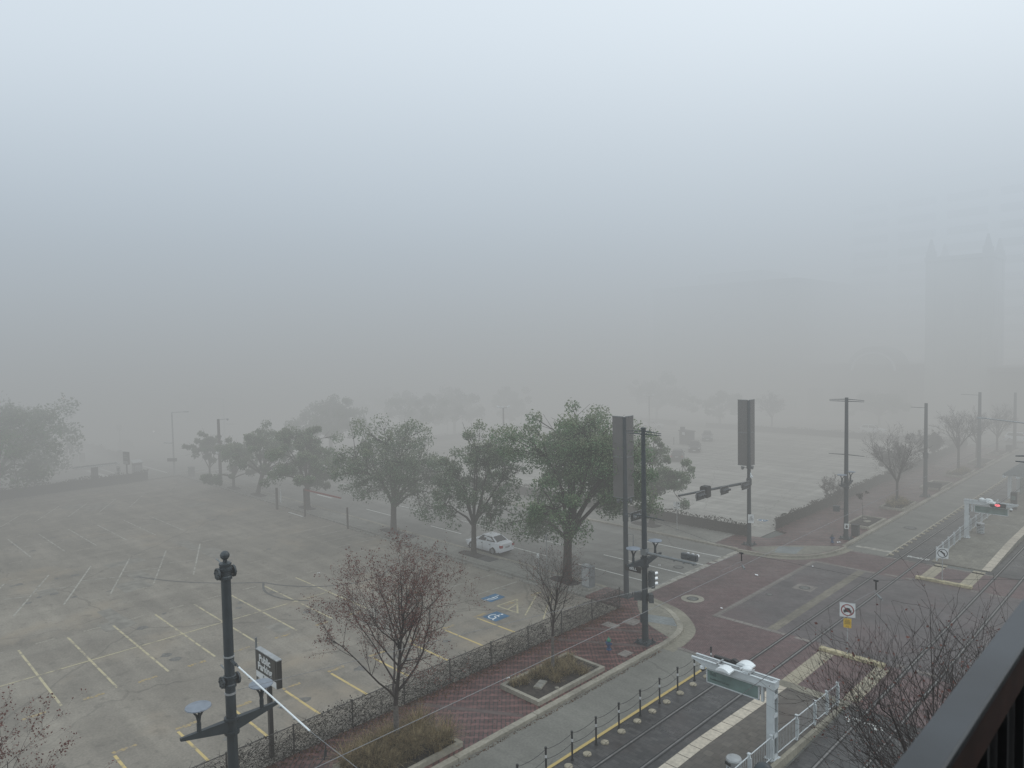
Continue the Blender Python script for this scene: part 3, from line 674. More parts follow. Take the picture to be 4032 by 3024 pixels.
# ------------------------------------------------------------------ poles, lamps and signals
def lamp(parent, pos, flip=1):
    x, y, z = pos
    s = MB().tube([(x, y, z), (x, y, z + 0.30)], 0.075, 8).tube([(x, y, z + 0.28), (x, y, z + 0.42)], 0.06, 8)
    for k in range(3):
        a = R(30 + 120 * k); c, n = math.cos(a), math.sin(a)
        s.tube([(x + .02 * c, y + .02 * n, z + 0.38), (x + .06 * c, y + .06 * n, z + 0.55), (x + .16 * c, y + .16 * n, z + 0.70), (x + .27 * c, y + .27 * n, z + 0.80)], [0.045, 0.04, 0.032, 0.025], 6)
    o = s.obj('lamp', M['polegreen'], parent, True)
    MB().lathe([(0.05, z + 0.79), (0.36, z + 0.80), (0.41, z + 0.83), (0.40, z + 0.86), (0.1, z + 0.90)], 28, (x, y, 0)).obj('lamp_disc', M['discgrey'], o, True)
def arm_y(parent, z, half=1.68, name='lamp_arm', tilt=0.0):
    s = MB()
    for q in (-1, 1):
        a, b_ = 0.12 * q, half * q
        P = [(-.10, a, z - .34), (.10, a, z - .34), (.10, a, z + .08), (-.10, a, z + .08)]
        Q = [(-.05, b_, z - .02), (.05, b_, z - .02), (.05, b_, z + .08), (-.05, b_, z + .08)]
        s.add(P + Q, [(3, 2, 1, 0), (4, 5, 6, 7), (0, 1, 5, 4), (1, 2, 6, 5), (2, 3, 7, 6), (3, 0, 4, 7)] if q > 0 else [(0, 1, 2, 3), (7, 6, 5, 4), (4, 5, 1, 0), (5, 6, 2, 1), (6, 7, 3, 2), (7, 4, 0, 3)])
    s.lathe([(.25, z - .42), (.25, z - .30)], 14).lathe([(.24, z + .06), (.24, z + .14)], 14)
    return s.obj(name, M['polegreen'], parent)
def base_plate(parent, matl, s=0.78, z0=0.0):
    o = MB().box((0, 0, z0 + 0.06), (s, s, 0.05), 0).box((0, 0, z0 + 0.015), (s + .14, s + .14, 0.03)).obj('base_plate', matl, parent)
    for a in (-1, 1):
        for c in (-1, 1):
            MB().lathe([(.05, z0 + .085), (.05, z0 + .18), (.06, z0 + .19), (.035, z0 + .26)], 8, (a * s * .38, c * s * .38, 0)).obj('anchor_bolt', matl, o)
    return o
def pole(parent, h, r0, r1, matl, name='pole'):
    return MB().tube([(0, 0, 0.05), (0, 0, h * .5), (0, 0, h)], [r0, (r0 + r1) / 2, r1], 14).obj(name, matl, parent, True)
def tee(parent, z, half=1.2, gap=0.11, matl=None):
    s = MB()
    for q in (-1, 1):
        for dz in ((gap / 2, -gap / 2) if gap else (0,)):
            s.tube([(q * .1, 0, z + dz * 1.6), (q * half, 0, z + dz - .04)], [0.04, 0.022], 6)
    s.lathe([(.16, z - .12), (.16, z - .06)], 12).lathe([(.155, z + .07), (.155, z + .13)], 12)
    return s.obj('cross_arm', matl or M['polegreen'], parent)
def signal(parent, loc, rz, horizontal=True, back=True, n=3, matl=None, light=None, vis='visor'):
    """traffic signal head; its lenses face the local +y"""
    L, Wd = 0.30 * n + .06, 0.34
    dims = (L, .22, Wd) if horizontal else (Wd, .22, L)
    E = Euler((0, 0, rz)).to_matrix(); T = Vector(loc)
    def tr(mb): mb.v = [tuple(E @ Vector(q) + T) for q in mb.v]; return mb
    hd = tr(MB().box((0, 0, 0), dims).box((0, -.13, 0), (dims[0] * .92, .05, dims[2] * .8)).tube([(0, -.3, 0), (0, -.1, 0)], .05, 6)).obj('traffic_light', matl or M['sigback'], parent)
    if back:
        tr(MB().box((0, .02, 0), (dims[0] + .28, .012, dims[2] + .28))).obj('backplate', M['black'], hd)
        e = dims[0] / 2 + .15; f_ = dims[2] / 2 + .15
        tr(MB().box((0, .02, f_), (2 * e, .02, .025)).box((0, .02, -f_), (2 * e, .02, .025)).box((e, .02, 0), (.025, .02, 2 * f_)).box((-e, .02, 0), (.025, .02, 2 * f_))).obj('backplate_border', M['galv'], hd)
    for k in range(n):
        o_ = (k - (n - 1) / 2) * 0.30
        cx, cz = (o_, 0) if horizontal else (0, -o_)
        v = MB()
        vs, fs = [], []
        N = 10
        for i in range(N + 1):
            a = R(-35 + 250 * i / N)
            for yy in (0.11, 0.38): vs.append((cx + .135 * math.cos(a), yy if yy < .2 else .38 - .10 * (1 - math.sin(a)) * .5, cz + .135 * math.sin(a)))
        for i in range(N): fs.append((2 * i, 2 * i + 1, 2 * i + 3, 2 * i + 2))
        v.add(vs, fs); tr(v).obj('visor', M[vis], hd, True)
        lens = M['redlamp'] if light == k else M['black']
        tr(MB().lathe([(.115, .112), (.10, .13)], 14, (cx, 0, cz), 0, (0, 1, 0)) if False else MB().add([(cx + .115 * math.cos(R(30 * i)), .125, cz + .115 * math.sin(R(30 * i))) for i in range(12)], [tuple(range(12))])).obj('lens', lens, hd)
    return hd

# --- tall round catenary pole with the ball on top
t = thing('catenary_pole', 'tall dark round pole with a ball finial and two disc lamps on a cross beam', 'pole', (-23.65, 9.87, PZ))
Z = -PZ
pole(t, 10.45 + Z, .185, .155, M['polegreen']); base_plate(t, M['polegreen'])
MB().ball((0, 0, 10.70 + Z), .155, 16).lathe([(.07, 10.42 + Z), (.07, 10.60 + Z)], 12).lathe([(.20, 10.38 + Z), (.20, 10.44 + Z), (.12, 10.47 + Z)], 16).lathe([(.19, 10.28 + Z), (.19, 10.34 + Z)], 16).obj('finial', M['polegreen'], t, True)
for z in (10.12 + Z, 6.42 + Z):
    s = MB().lathe([(.17, z - .24), (.21, z - .22), (.21, z - .13), (.18, z - .1), (.18, z + .05), (.21, z + .08), (.21, z + .16), (.17, z + .18)], 18)
    for q in (-1, 1):
        s.lathe([(.07, .0), (.07, .14)], 12, (0, q * .10, z), 0, (0, q, 0)).lathe([(.20, .14), (.20, .20)], 18, (0, q * .10, z), 0, (0, q, 0))
        for a in range(6): s.box((.15 * math.cos(R(60 * a)), q * .31, z + .15 * math.sin(R(60 * a))), (.04, .03, .04))
    s.obj('collar', M['polegreen'], t)
    s = MB().tube([(-.15, 0, z + .22), (-.62, -.03, z + .34)], .028, 6)
    s.obj('stub_rod', M['polegrey'], t)
MB().lathe([(.176, 7.22 + Z), (.18, 7.23 + Z), (.18, 7.28 + Z)], 14).obj('cable_band', M['galv'], t); MB().lathe([(.184, 5.95 + Z), (.184, 6.02 + Z)], 14).obj('cable_band', M['galv'], t)
arm_y(t, 5.0 + Z, 1.68); lamp(t, (0, -1.08, 5.06 + Z)); lamp(t, (0, 1.08, 5.06 + Z))

# --- the matching pole on the platform side: only its ball shows
t = thing('catenary_pole', 'pole top with a round dark ball, just above the bottom edge beside the platform fence', 'pole', (-5.04, 10.5, PZ))
pole(t, 10.45 + Z, .185, .155, M['polegreen']); base_plate(t, M['polegreen'])
MB().ball((0, 0, 10.70 + Z), .155, 16).lathe([(.07, 10.42 + Z), (.07, 10.60 + Z)], 12).lathe([(.20, 10.36 + Z), (.20, 10.44 + Z), (.12, 10.47 + Z)], 16).obj('finial', M['polegreen'], t, True)

# --- corner signal pole with the BELL sign
t = thing('signal_pole', 'dark corner pole with T arms, disc lamps, traffic lights and the BELL street sign', 'pole', (-23.65, 34.23, PZ))
pole(t, 12.68 + Z, .19, .118, M['polegreen']); base_plate(t, M['polegreen'], .8)
MB().lathe([(.15, 12.62 + Z), (.15, 12.72 + Z)], 14).obj('pole_cap', M['polegreen'], t)
tee(t, 12.43 + Z); tee(t, 7.58 + Z, 1.35, 0)
arm_y(t, 5.02 + Z, 1.7); lamp(t, (0, -1.1, 5.08 + Z)); lamp(t, (0, 1.1, 5.08 + Z))
s = MB().tube([(.1, 0, 5.45 + Z), (1.7, 0, 5.45 + Z), (3.3, 0, 5.44 + Z)], [.085, .078, .07], 10).box((.02, 0, 5.5 + Z), (.36, .34, .36)).ball((3.32, 0, 5.44 + Z), .075, 8)
ma = s.obj('mast_arm', M['polegrey'], t)
for k in range(7): MB().box((2.0 + .2 * k, 0, 5.36 + Z), (.05, .18, .05)).obj('arm_bracket', M['polegrey'], ma) if k in (0, 3, 6) else None
signal(t, (2.78, .30, 5.66 + Z), 0, True, False)
signal(t, (.42, .10, 3.92 + Z), R(-18), False, False)
sg = MB().box((-.82, 0, 4.33 + Z), (1.12, .04, .36)).box((-.16, 0, 4.43 + Z), (.3, .05, .05)).obj('street_name_sign', M['darkbrown'], t)
lettering('lettering', 'BELL', .24, M['signwhite'], sg, (-.80, -.025, 4.33 + Z), (R(90), 0, 0), bold=.004, width=1.05)
for x, yy, rz in ((-.40, -.12, R(40)), (.36, .08, R(-45))):
    pb = MB().box((x, yy, 2.82 + Z), (.44, .26, .44), rz).box((x * .6, yy * .6, 2.82 + Z), (.2, .1, .12)).box((x, yy, 3.06 + Z), (.40, .24, .03), rz).obj('pedestrian_signal', M['sigback'], t)
for z, q in ((1.55, -1), (1.2, 1), (1.3, -1)): MB().box((q * .17, -.1, z), (.14, .12, .22)).obj('push_button', M['polegreen'], t)

# --- signal poles carrying tall sign panels
def panel_pole(label, loc, arm=False):
    t = thing('signal_pole', label, 'pole', loc)
    pole(t, 12.55 + Z, .19, .12, M['polegrey' if False else 'polegreen']); base_plate(t, M['polegreen'], .82)
    for dx, dy, L in ((-1, 0, .86), (0, 1, .86)):
        c = (dx * (.14 + L / 2), dy * (.14 + L / 2), 9.75 + Z); dm = (L if dx else .06, L if dy else .06, 5.6)
        pn = MB().box(c, dm).obj('sign_panel', M['panel'], t)
        for zz in (9.76, 12.56, 6.94): MB().box((c[0], c[1], zz + Z), (dm[0] + .02, dm[1] + .02, .06)).obj('panel_rail', M['polegrey'], pn)
        MB().tube([(0, 0, 6.8 + Z), (dx * .55, dy * .55, 6.7 + Z)], .03, 6).lathe([(.08, -.05), (.15, .16), (.15, .2)], 12, (dx * .6, dy * .6, 6.62 + Z), 0, (-.2 * dx, -.2 * dy, 1)).obj('floodlight', M['polegrey'], t)
    MB().lathe([(.2, 6.7 + Z), (.2, 6.95 + Z)], 14).lathe([(.185, 5.35 + Z), (.2, 5.4 + Z), (.2, 5.85 + Z), (.185, 5.9 + Z)], 14).obj('pole_collar', M['polegreen'], t)
    return t
t = panel_pole('corner signal pole with two tall taupe panels standing in front of the big oak', (-29.06, 39.85, PZ))
signal(t, (.12, 1.05, 5.56 + Z), R(-90), True, True, 3)
MB().tube([(0, 0, 5.62 + Z), (-.02, 1.0, 5.62 + Z)], .05, 8).tube([(.1, 0, 4.5 + Z), (.55, .1, 4.5 + Z), (.55, .1, 3.5 + Z)], .03, 6).obj('bracket_arm', M['polegrey'], t)
t = panel_pole('signal pole with two tall taupe panels and a long arm of dark traffic lights', (-28.74, 57.19, PZ))
ma = MB().tube([(0, 0, 5.52 + Z), (0, -5.0, 5.82 + Z), (0, -11.0, 6.15 + Z)], [.12, .10, .075], 10).ball((0, -11.05, 6.15 + Z), .09, 8).lathe([(.22, 5.3 + Z), (.22, 5.8 + Z)], 14).obj('mast_arm', M['polegreen'], t)
for yy, zz in ((-1.25, 5.47), (-4.75, 5.62), (-8.5, 5.78)):
    signal(t, (.28, yy, zz + Z), R(-90), True, True, 3, vis='sigback')
MB().box((-.1, -7.05, 5.80 + Z), (.62, .75, .82), R(8)).box((-.1, -7.05, 6.24 + Z), (.5, .6, .06)).obj('signal_box', M['black'], t)
sg = MB().box((.26, -.18, 2.44 + Z), (.5, .03, .74), R(45)).obj('sign_plate', M['signwhite'], t)
lettering('lettering', 'NO\nTURN\nON RED', .15, M['black'], sg, (.274, -.196, 2.46 + Z), (R(90), 0, R(45)), width=.75)
MB().tube([(.05, .05, 6.5 + Z), (.2, 0, 6.1 + Z)], .06, 8).box((.22, 0, 6.05 + Z), (.18, .18, .2)).obj('camera', M['whiteplastic'], t)

# --- slim poles along the far pavement
t = thing('catenary_pole', 'slim dark pole with two T arms beside a hydrant and a square dark bin', 'pole', (-23.32, 64.36, PZ))
pole(t, 12.53 + Z, .20, .14, M['polegreen']); base_plate(t, M['polegreen'], .85); tee(t, 12.30 + Z, 1.45); tee(t, 7.55 + Z, 1.5, 0)
arm_y(t, 5.0 + Z, 1.5); lamp(t, (0, -1.0, 5.06 + Z)); lamp(t, (0, 1.0, 5.06 + Z))
sg = MB().box((.12, -.17, 1.27 + Z), (.36, .02, .46), R(20)).obj('sign_plate', M['signwhite'], t)
MB().box((.12, -.185, 1.22 + Z), (.16, .012, .22), R(20)).box((.12, -.185, 1.38 + Z), (.10, .012, .07), R(20)).obj('sign_pictogram', M['black'], sg)
MB().box((-.75, -.2, 2.72 + Z), (.5, .34, .5), R(30)).tube([(-.6, -.15, 2.72 + Z), (0, 0, 2.72 + Z)], .04, 6).obj('pedestrian_signal', M['sigback'], t)
t = thing('catenary_pole', 'slim grey pole rising from the pavement between a grass planter and a low dark bench', 'pole', (-23.23, 87.27, PZ))
pole(t, 10.45 + Z, .22, .16, M['polegreen']); base_plate(t, M['polegreen'], .85)
MB().tube([(-.1, 0, 9.93 + Z), (-1.5, 0, 9.95 + Z)], .03, 6).obj('cross_arm', M['polegreen'], t); MB().lathe([(.27, 4.4 + Z), (.27, 5.0 + Z)], 14).obj('pole_collar', M['polegreen'], t)
t = thing('catenary_pole', 'fog-faded pole with a top arm standing behind the second row of bare trees', 'pole', (-23.2, 111.2, PZ))
pole(t, 10.25 + Z, .25, .18, M['polegreen']); base_plate(t, M['polegreen'], .85)
MB().tube([(-.1, 0, 9.85 + Z), (-2.2, 0, 9.9 + Z)], .03, 6).obj('cross_arm', M['polegreen'], t)
t = thing('catenary_pole', 'faintest and farthest grey pole at the end of the pavement by the cross street', 'pole', (-23.1, 133.2, PZ))
pole(t, 8.9 + Z, .26, .18, M['polegreen']); base_plate(t, M['polegreen'], .85)
t = thing('catenary_pole', 'pole whose double cross arm pokes in at the picture edge over the station canopy', 'pole', (-5.0, 36.0, PZ))
pole(t, 12.68 + Z, .19, .118, M['polegreen']); base_plate(t, M['polegreen'], .8); tee(t, 12.44 + Z, 1.2, .22); 
t = thing('light_pole', 'street light whose long pale arm reaches in high over the far tracks', 'street light', (-4.2, 75.0, PZ))
pole(t, 9.2, .16, .11, M['galv']); base_plate(t, M['galv'], .6)
MB().tube([(0, 0, 9.0), (-5, 0, 9.65), (-11.0, 0, 10.15)], [.09, .07, .05], 8).obj('lamp_arm', M['galv'], t); MB().box((-11.3, 0, 10.16), (.7, .3, .14)).obj('lamp_head', M['galv'], t)

# --- overhead wires
def wire(label, pts, r, m='wire', name='overhead_wire', grp=None, sag=0.0):
    P = []
    for a, c in zip(pts, pts[1:]):
        n_ = 10
        for k in range(n_):
            u = k / n_; P.append((a[0] + (c[0] - a[0]) * u, a[1] + (c[1] - a[1]) * u, a[2] + (c[2] - a[2]) * u - sag * 4 * u * (1 - u)))
    P.append(pts[-1])
    return tag(MB().tube(P, r, 5).obj(name, M[m]), label, 'wire', grp)
wire('contact wire above the near track running beside the bare pavement trees', [(-17.45, -30, 6.3), (-17.45, 16, 6.03), (-17.45, 33.6, 6.0), (-17.45, 64, 6.1), (-17.45, 100, 6.1), (-17.45, 140, 6.1)], .011, 'wirelight')
wire('contact wire above the far track crossing in front of the green station sign', [(-10.85, -30, 6.2), (-10.85, 33.4, 6.12), (-10.85, 64, 6.1), (-10.85, 140, 6.1)], .010)
wire('diagonal guy wire passing through the crown of the reddish bare tree to the corner pole', [(-23.5, 10.05, 6.06), (-17.45, 25.6, 6.97), (-17.45, 33.5, 6.7)], .008, 'wirelight')
sp = thing('span_wire', 'cross span from the ball-topped pole with a long silver insulator sleeve', 'wire', (-23.45, 9.87, 7.15))
MB().tube([(0, 0, 0), (.35, 0, -.04)], .05, 8).tube([(.3, 0, -.03), (.55, 0, -.05)], .03, 6).obj('clamp', M['polegreen'], sp)
MB().tube([(.3, 0, -.03), (5.1, .02, -.52)], .026, 8, 0).obj('insulator_sleeve', M['whiteplastic'], sp)
s = MB()
for q in (1.3, 2.4, 3.4, 4.2): s.tube([(q, 0, -.03 - .102 * q), (q + .05, 0, -.035 - .102 * q)], .036, 8)
s.obj('sleeve_joint', M['galv'], sp)
MB().tube([(5.1, .02, -.52), (9.0, .1, -.75), (14, .35, -.5), (18.3, .6, .1)], .008, 5).obj('cable', M['wirelight'], sp)
MB().tube([(5.95, .03, -.60), (5.9, .0, -1.05)], .02, 6).tube([(5.9, 0, -1.0), (5.75, -.25, -1.3)], .014, 6).box((5.93, .02, -.85), (.06, .06, .16)).obj('dropper', M['wire'], sp)
s2 = thing('span_wire', 'cross span over the intersection from the corner pole holding dark droppers above both tracks', 'wire', (-23.55, 34.23, 7.5))
MB().tube([(0, 0, 0), (6.1, -.3, -.82), (12.7, -.6, -.72), (18.4, 1.7, 0)], .007, 5).obj('cable', M['wire'], s2)
for x, z, yy in ((6.1, -.82, -.35), (12.7, -.72, -.7)):
    MB().tube([(x, yy, z), (x, yy + .02, z - .42)], .03, 6).box((x, yy, z), (.2, .06, .07)).obj('dropper', M['black'], s2)
    MB().tube([(x - .1, yy + .1, z - .55), (x + .45, yy - .45, z - .68)], .012, 6).tube([(x + .1, yy - .1, z - .6), (x + .34, yy - .34, z - .66)], .045, 8).obj('insulator', M['polegrey'], s2)
    MB().tube([(x, yy, z - .42), (x - .5, yy - 1.2, z - .75)], .007, 4).obj('stay_wire', M['wirelight'], s2)

# ------------------------------------------------------------------ the public parking sign
t = thing('parking_sign', 'dark lightbox sign reading Public Parking on a brown post behind the fence', 'sign', (-28.95, 13.72, 0))
MB().box((.12, 0, 1.6), (.17, .17, 3.2)).obj('post', M['darkbrown'], t)
MB().box((-.96, -.02, 4.0), (.07, .07, 1.95)).obj('conduit', M['polegrey'], t)
cab = MB().box((0, .06, 3.88), (1.96, .22, 1.20)).obj('cabinet', M['darkbrown'], t)
MB().box((0, .06, 4.495), (2.0, .25, .04)).obj('cabinet_top', M['galv'], cab)
MB().box((-.04, -.055, 4.00), (1.80, .02, .88)).obj('sign_face', mat('sign_face_dark', (.035, .033, .030), .4), cab)
MB().box((-.03, -.055, 3.41), (1.84, .02, .26)).obj('sign_strip', M['signwhite'], cab)
lettering('lettering', 'Public\nParking', .44, M['signwhite'], cab, (-.10, -.072, 4.0), (R(90), 0, 0), bold=.014, width=1.0)
lettering('lettering', 'P', .2, M['black'], cab, (-.25, -.072, 3.42), (R(90), 0, 0))

# ------------------------------------------------------------------ fences
def leafcloud(mb, rng, pt, s, m=0):
    n = Vector((rng.gauss(0, 1), rng.gauss(0, 1), rng.gauss(0, 1))).normalized()
    a = n.orthogonal().normalized(); a = Matrix.Rotation(rng.uniform(0, 6.28), 3, n) @ a; c = n.cross(a)
    P = Vector(pt); k = rng.uniform(.45, .8)
    mb.add([P - a * s, P - c * s * k, P + a * s, P + c * s * k], [(0, 1, 2, 3)], m)
def vine_mass(a, c, h, th, n, s, seed, leafm, parent, twigs=0, dense_low=1.0, cover=None, pw=1.0):
    rng = random.Random(seed); mb = MB(); A = Vector((a[0], a[1])); B = Vector((c[0], c[1])); L = (B - A).length; D = (B - A) / L; Nn = Vector((-D.y, D.x))
    lump = [rng.uniform(.72, 1.1) for _ in range(int(L / 1.2) + 3)]
    for _ in range(n):
        u = rng.random() * L; i = int(u / 1.2); f = u / 1.2 - i
        hh = h * (lump[i] * (1 - f) + lump[i + 1] * f)
        if cover and rng.random() > cover(u / L): continue
        z = hh * rng.random() ** pw
        q = A + D * u + Nn * rng.gauss(0, th)
        leafcloud(mb, rng, (q.x, q.y, z + .02), s * rng.uniform(.6, 1.3), 1 if rng.random() < .08 else 0)
    o = mb.obj('vines', [M[leafm], M['vinepale']], parent)
    if twigs:
        tw = MB()
        for _ in range(twigs):
            u = rng.random() * L; q = A + D * u + Nn * rng.gauss(0, th * .8); z = rng.uniform(0, h * .9)
            p0 = Vector((q.x, q.y, z)); d0 = Vector((D.x, D.y, 0)) * rng.uniform(-.8, .8) + Vector((0, 0, rng.uniform(-.3, .5))) + Vector((Nn.x, Nn.y, 0)) * rng.gauss(0, .12)
            p1 = p0 + d0 * .5; p2 = p1 + (d0 + Vector((0, 0, rng.uniform(-.4, .2)))) * .4
            tw.tube([p0, p1, p2], [.008, .007, .004], 3, 0, False)
        tw.obj('vine_stems', M['bark'], parent)
    return o
f = thing('chainlink_fence', 'chain-link fence overgrown with dry vines along the near red brick pavement', 'fence', (0, 0, 0))
FX, FA, FB, FH = -28.15, -3.0, 37.9, 1.28
for k in range(15): MB().tube([(FX, FB - .05 - k * 2.93, PZ - .1), (FX, FB - .05 - k * 2.93, FH + PZ)], .035, 8).ball((FX, FB - .05 - k * 2.93, FH + PZ), .045, 8).obj('fence_post', M['chain'], f)
MB().tube([(FX, FA, FH + PZ - .04), (FX, FB, FH + PZ - .04)], .022, 6).tube([(FX, FA, PZ + .05), (FX, FB, PZ + .05)], .006, 4).obj('top_rail', M['chain'], f)
mb = MB(); hh = FH - .06; step = .085
n_ = int((FB - FA) / step)
for k in range(-14, n_):
    for q in (1, -1):
        y0 = FA + k * step if q > 0 else FA + (k + 14) * step
        y1 = y0 + q * hh; z0, z1 = PZ + .03, PZ + .03 + hh
        if y0 < FA: z0 += (FA - y0); y0 = FA
        if y1 > FB: z1 -= (y1 - FB); y1 = FB
        if y1 < FA: z1 -= (FA - y1); y1 = FA
        if abs(y1 - y0) > .05: mb.tube([(FX, y0, z0), (FX, y1, z1)], .0042, 3, 0, False)
mb.obj('chain_mesh', M['chain'], f)
def cov(u): # thick at the near end, thin beside the corner
    return 1.0 if u < .62 else (.75 if u < .82 else .30)
vine_mass((FX, FA), (FX, FB), FH + .12, .13, 10500, .046, 11, 'vine', f, 5200, cover=cov, pw=1.5)
lf = MB(); rng = random.Random(4)
for _ in range(2600):
    yv = rng.uniform(8, 38); x = FX + abs(rng.gauss(0, .42)) + .08
    leafcloud(lf, rng, (x, yv, PZ + .02), rng.uniform(.03, .06))
tag(lf.obj('fallen_leaves', M['litterleaf']), 'brown fallen leaves drifted along the foot of the near fence', 'leaves', kind='stuff')
lf = MB()
for _ in range(900):
    yv = rng.uniform(12, 34); leafcloud(lf, rng, (-22.55 + rng.uniform(0, .16), yv, .015), rng.uniform(.02, .045))
for _ in range(450): leafcloud(lf, rng, (rng.uniform(-28, -23.1), rng.uniform(10, 38), PZ + .015), rng.uniform(.02, .04))
tag(lf.obj('leaf_litter', M['litterleaf']), 'scattered leaf crumbs in the gutter and over the brick pavement', 'leaves', kind='stuff')

def overgrown(label, a, c, h=1.22, n=5000, s=.10, seed=1, m_='vinegreen', posts=True):
    t = thing('overgrown_fence', label, 'fence', (0, 0, 0))
    A = Vector((a[0], a[1])); B = Vector((c[0], c[1])); L = (B - A).length
    D = (B - A) / L
    core = MB(); k = int(L / 3)
    ang = math.atan2(D.y, D.x)
    core.box(((A.x + B.x) / 2, (A.y + B.y) / 2, h * .42), (L, .10, h * .80), ang)
    core.obj('fence_mesh', M['vine'], t)
    if posts:
        for i in range(k + 1):
            q = A + D * (L * i / max(1, k)); MB().tube([(q.x, q.y, 0), (q.x, q.y, h + .04)], .035, 6).obj('fence_post', M['chain'], t)
    vine_mass(a, c, h * 1.06, .15, n, s, seed, m_, t, pw=.8)
    return t
overgrown('vine-covered fence along the far kerb of Bell street in front of the far lot', (-104, 59.55), (-30.1, 59.55), 1.3, 9500, .10, 2)
overgrown('vine-covered fence beside the far brick pavement with the bare trees', (-29.35, 63.7), (-29.35, 132.4), 1.25, 8500, .10, 3)
overgrown('faint dark fence closing the back of the far lot', (-76, 132.45), (-29.4, 132.45), 1.25, 3800, .13, 4)
overgrown('short faint fence left of the back entrance of the far lot', (-104.3, 132.45), (-83, 132.45), 1.25, 1800, .13, 5)
overgrown('faint fence along the far left side of the far lot behind two parked cars', (-104.45, 59.7), (-104.45, 132.3), 1.2, 4500, .13, 6)
overgrown('long dark overgrown fence at the left end of the near parking lot', (-105.55, -30), (-105.55, 33.8), 1.45, 7000, .14, 7)
# ------------------------------------------------------------------ trees
def curve_pts(p, d, L, n, rng, wob, up):
    pts = [Vector(p)]; d = Vector(d).normalized()
    for _ in range(n):
        d = (d + Vector((rng.gauss(0, wob), rng.gauss(0, wob), rng.gauss(0, wob) + up))).normalized()
        pts.append(pts[-1] + d * (L / n))
    return pts, d
def bare_tree(name, label, cat, loc, H, spread, fork, seed, trunk_r=.10, leaves=1, lsize=.04, primaries=7, group=None, barkm='bark2', trunkm='barkpale', leafm='redleaf', twig=1.0, lean=(0, 0), multi=False, tr=.0028, leader=0):
    rng = random.Random(seed)
    t = thing(name, label, cat, loc, 0, group)
    tk, br, lv = MB(), MB(), MB()
    top = Vector((lean[0], lean[1], fork))
    if multi:
        stems = []; tk, br = br, br
        for i in range(5):
            a = 2 * PI * i / 5 + rng.uniform(-.4, .4)
            tk.tube([(0.08 * math.cos(a), .08 * math.sin(a), -.1), (.18 * math.cos(a), .18 * math.sin(a), fork * .5), (.35 * math.cos(a), .35 * math.sin(a), fork)], [trunk_r * .6, trunk_r * .5, trunk_r * .42], 7)
            stems.append((Vector((.35 * math.cos(a), .35 * math.sin(a), fork)), a))
    else:
        tk.tube([(0, 0, -.1), (top.x * .3, top.y * .3, fork * .5), top], [trunk_r * 1.15, trunk_r * .95, trunk_r * .85], 9)
    limbs = []
    for i in range(primaries):
        a = 2 * PI * i / primaries + rng.uniform(-.35, .35)
        if multi: p0 = stems[i % 5][0]; a = stems[i % 5][1] + rng.uniform(-.8, .8)
        else: p0 = top - Vector((0, 0, rng.uniform(0, fork * .16)))
        inc = rng.uniform(.35, 1.0) if i else .12
        d = Vector((math.cos(a) * inc, math.sin(a) * inc, 1))
        Ln = (H - fork) * rng.uniform(.62, .85) * (1.12 if i == 0 else 1)
        r0 = trunk_r * rng.uniform(.45, .62)
        if leader and i == 0:
            LP, d1 = curve_pts(top, (.05, .03, 1), (H - fork) * leader, 6, rng, .05, .05)
            pts = LP; r0 = trunk_r * .85
        elif leader:
            u = (i - 1) / (primaries - 1); k5 = min(5.99, u * 6); p0 = LP[int(k5)].lerp(LP[int(k5) + 1], k5 % 1)
            a = i * 2.4 + rng.uniform(-.4, .4); inc = (1.75 - 1.15 * u) * rng.uniform(.75, 1.2) * spread
            pts, d1 = curve_pts(p0, (math.cos(a) * inc, math.sin(a) * inc, 1), (H - p0.z) * rng.uniform(.62, .80) * (1 - .12 * u) + .3, 6, rng, .12, .05)
            r0 = trunk_r * rng.uniform(.34, .5) * (1 - .45 * u)
        else: pts, d1 = curve_pts(p0, (d.x * spread, d.y * spread, d.z), Ln, 6, rng, .10, .06)
        br.tube(pts, [r0 * (1 - .72 * k / 6) for k in range(7)], 6)
        limbs.append((pts, r0))
    def sub(pts, r0, depth):
        n = {0: 9, 1: 7, 2: 5}[depth]
        n = max(2, int(n * twig))
        for k in range(n):
            u = rng.uniform(.22 if depth == 0 else .15, 1.0); i = min(len(pts) - 2, int(u * (len(pts) - 1))); f = u * (len(pts) - 1) - i
            p = pts[i].lerp(pts[i + 1], f); d = (pts[i + 1] - pts[i]).normalized()
            side = Vector((rng.gauss(0, 1), rng.gauss(0, 1), rng.gauss(0, .5))); side = (side - d * side.dot(d)).normalized()
            dd = (d + side * rng.uniform(.55, 1.1)).normalized()
            L_ = {0: H * .22, 1: H * .125, 2: H * .065}[depth] * rng.uniform(.6, 1.2)
            q, _ = curve_pts(p, dd, L_, 3, rng, .13, .10)
            r = max(tr, r0 * {0: .40, 1: .42, 2: .5}[depth] * (1 - u * .4))
            br.tube(q, [r, r * .8, r * .6, max(tr * .7, r * .35)], 4 if depth == 0 else 3, 0, False)
            if depth < 2: sub(q, r, depth + 1)
            if leaves and depth >= 1:
                for _ in range(int(leaves * (3 if depth == 1 else 4))):
                    if leaves < 1 and rng.random() > leaves * 1.4: continue
                    w_ = q[rng.randint(1, 3)] + Vector((rng.gauss(0, .05), rng.gauss(0, .05), rng.gauss(0, .05)))
                    leafcloud(lv, rng, w_, lsize * rng.uniform(.6, 1.4))
            elif leaves and leaves < 1 and depth == 2 and rng.random() < leaves:
                leafcloud(lv, rng, q[-1], lsize * rng.uniform(.6, 1.2))
    for pts, r0 in limbs: sub(pts, r0, 0)
    if tk is not br: tk.obj('trunk', M[trunkm], t, True)
    br.obj('branches', M[barkm], t)
    if lv.f: lv.obj('foliage', M[leafm], t)
    return t

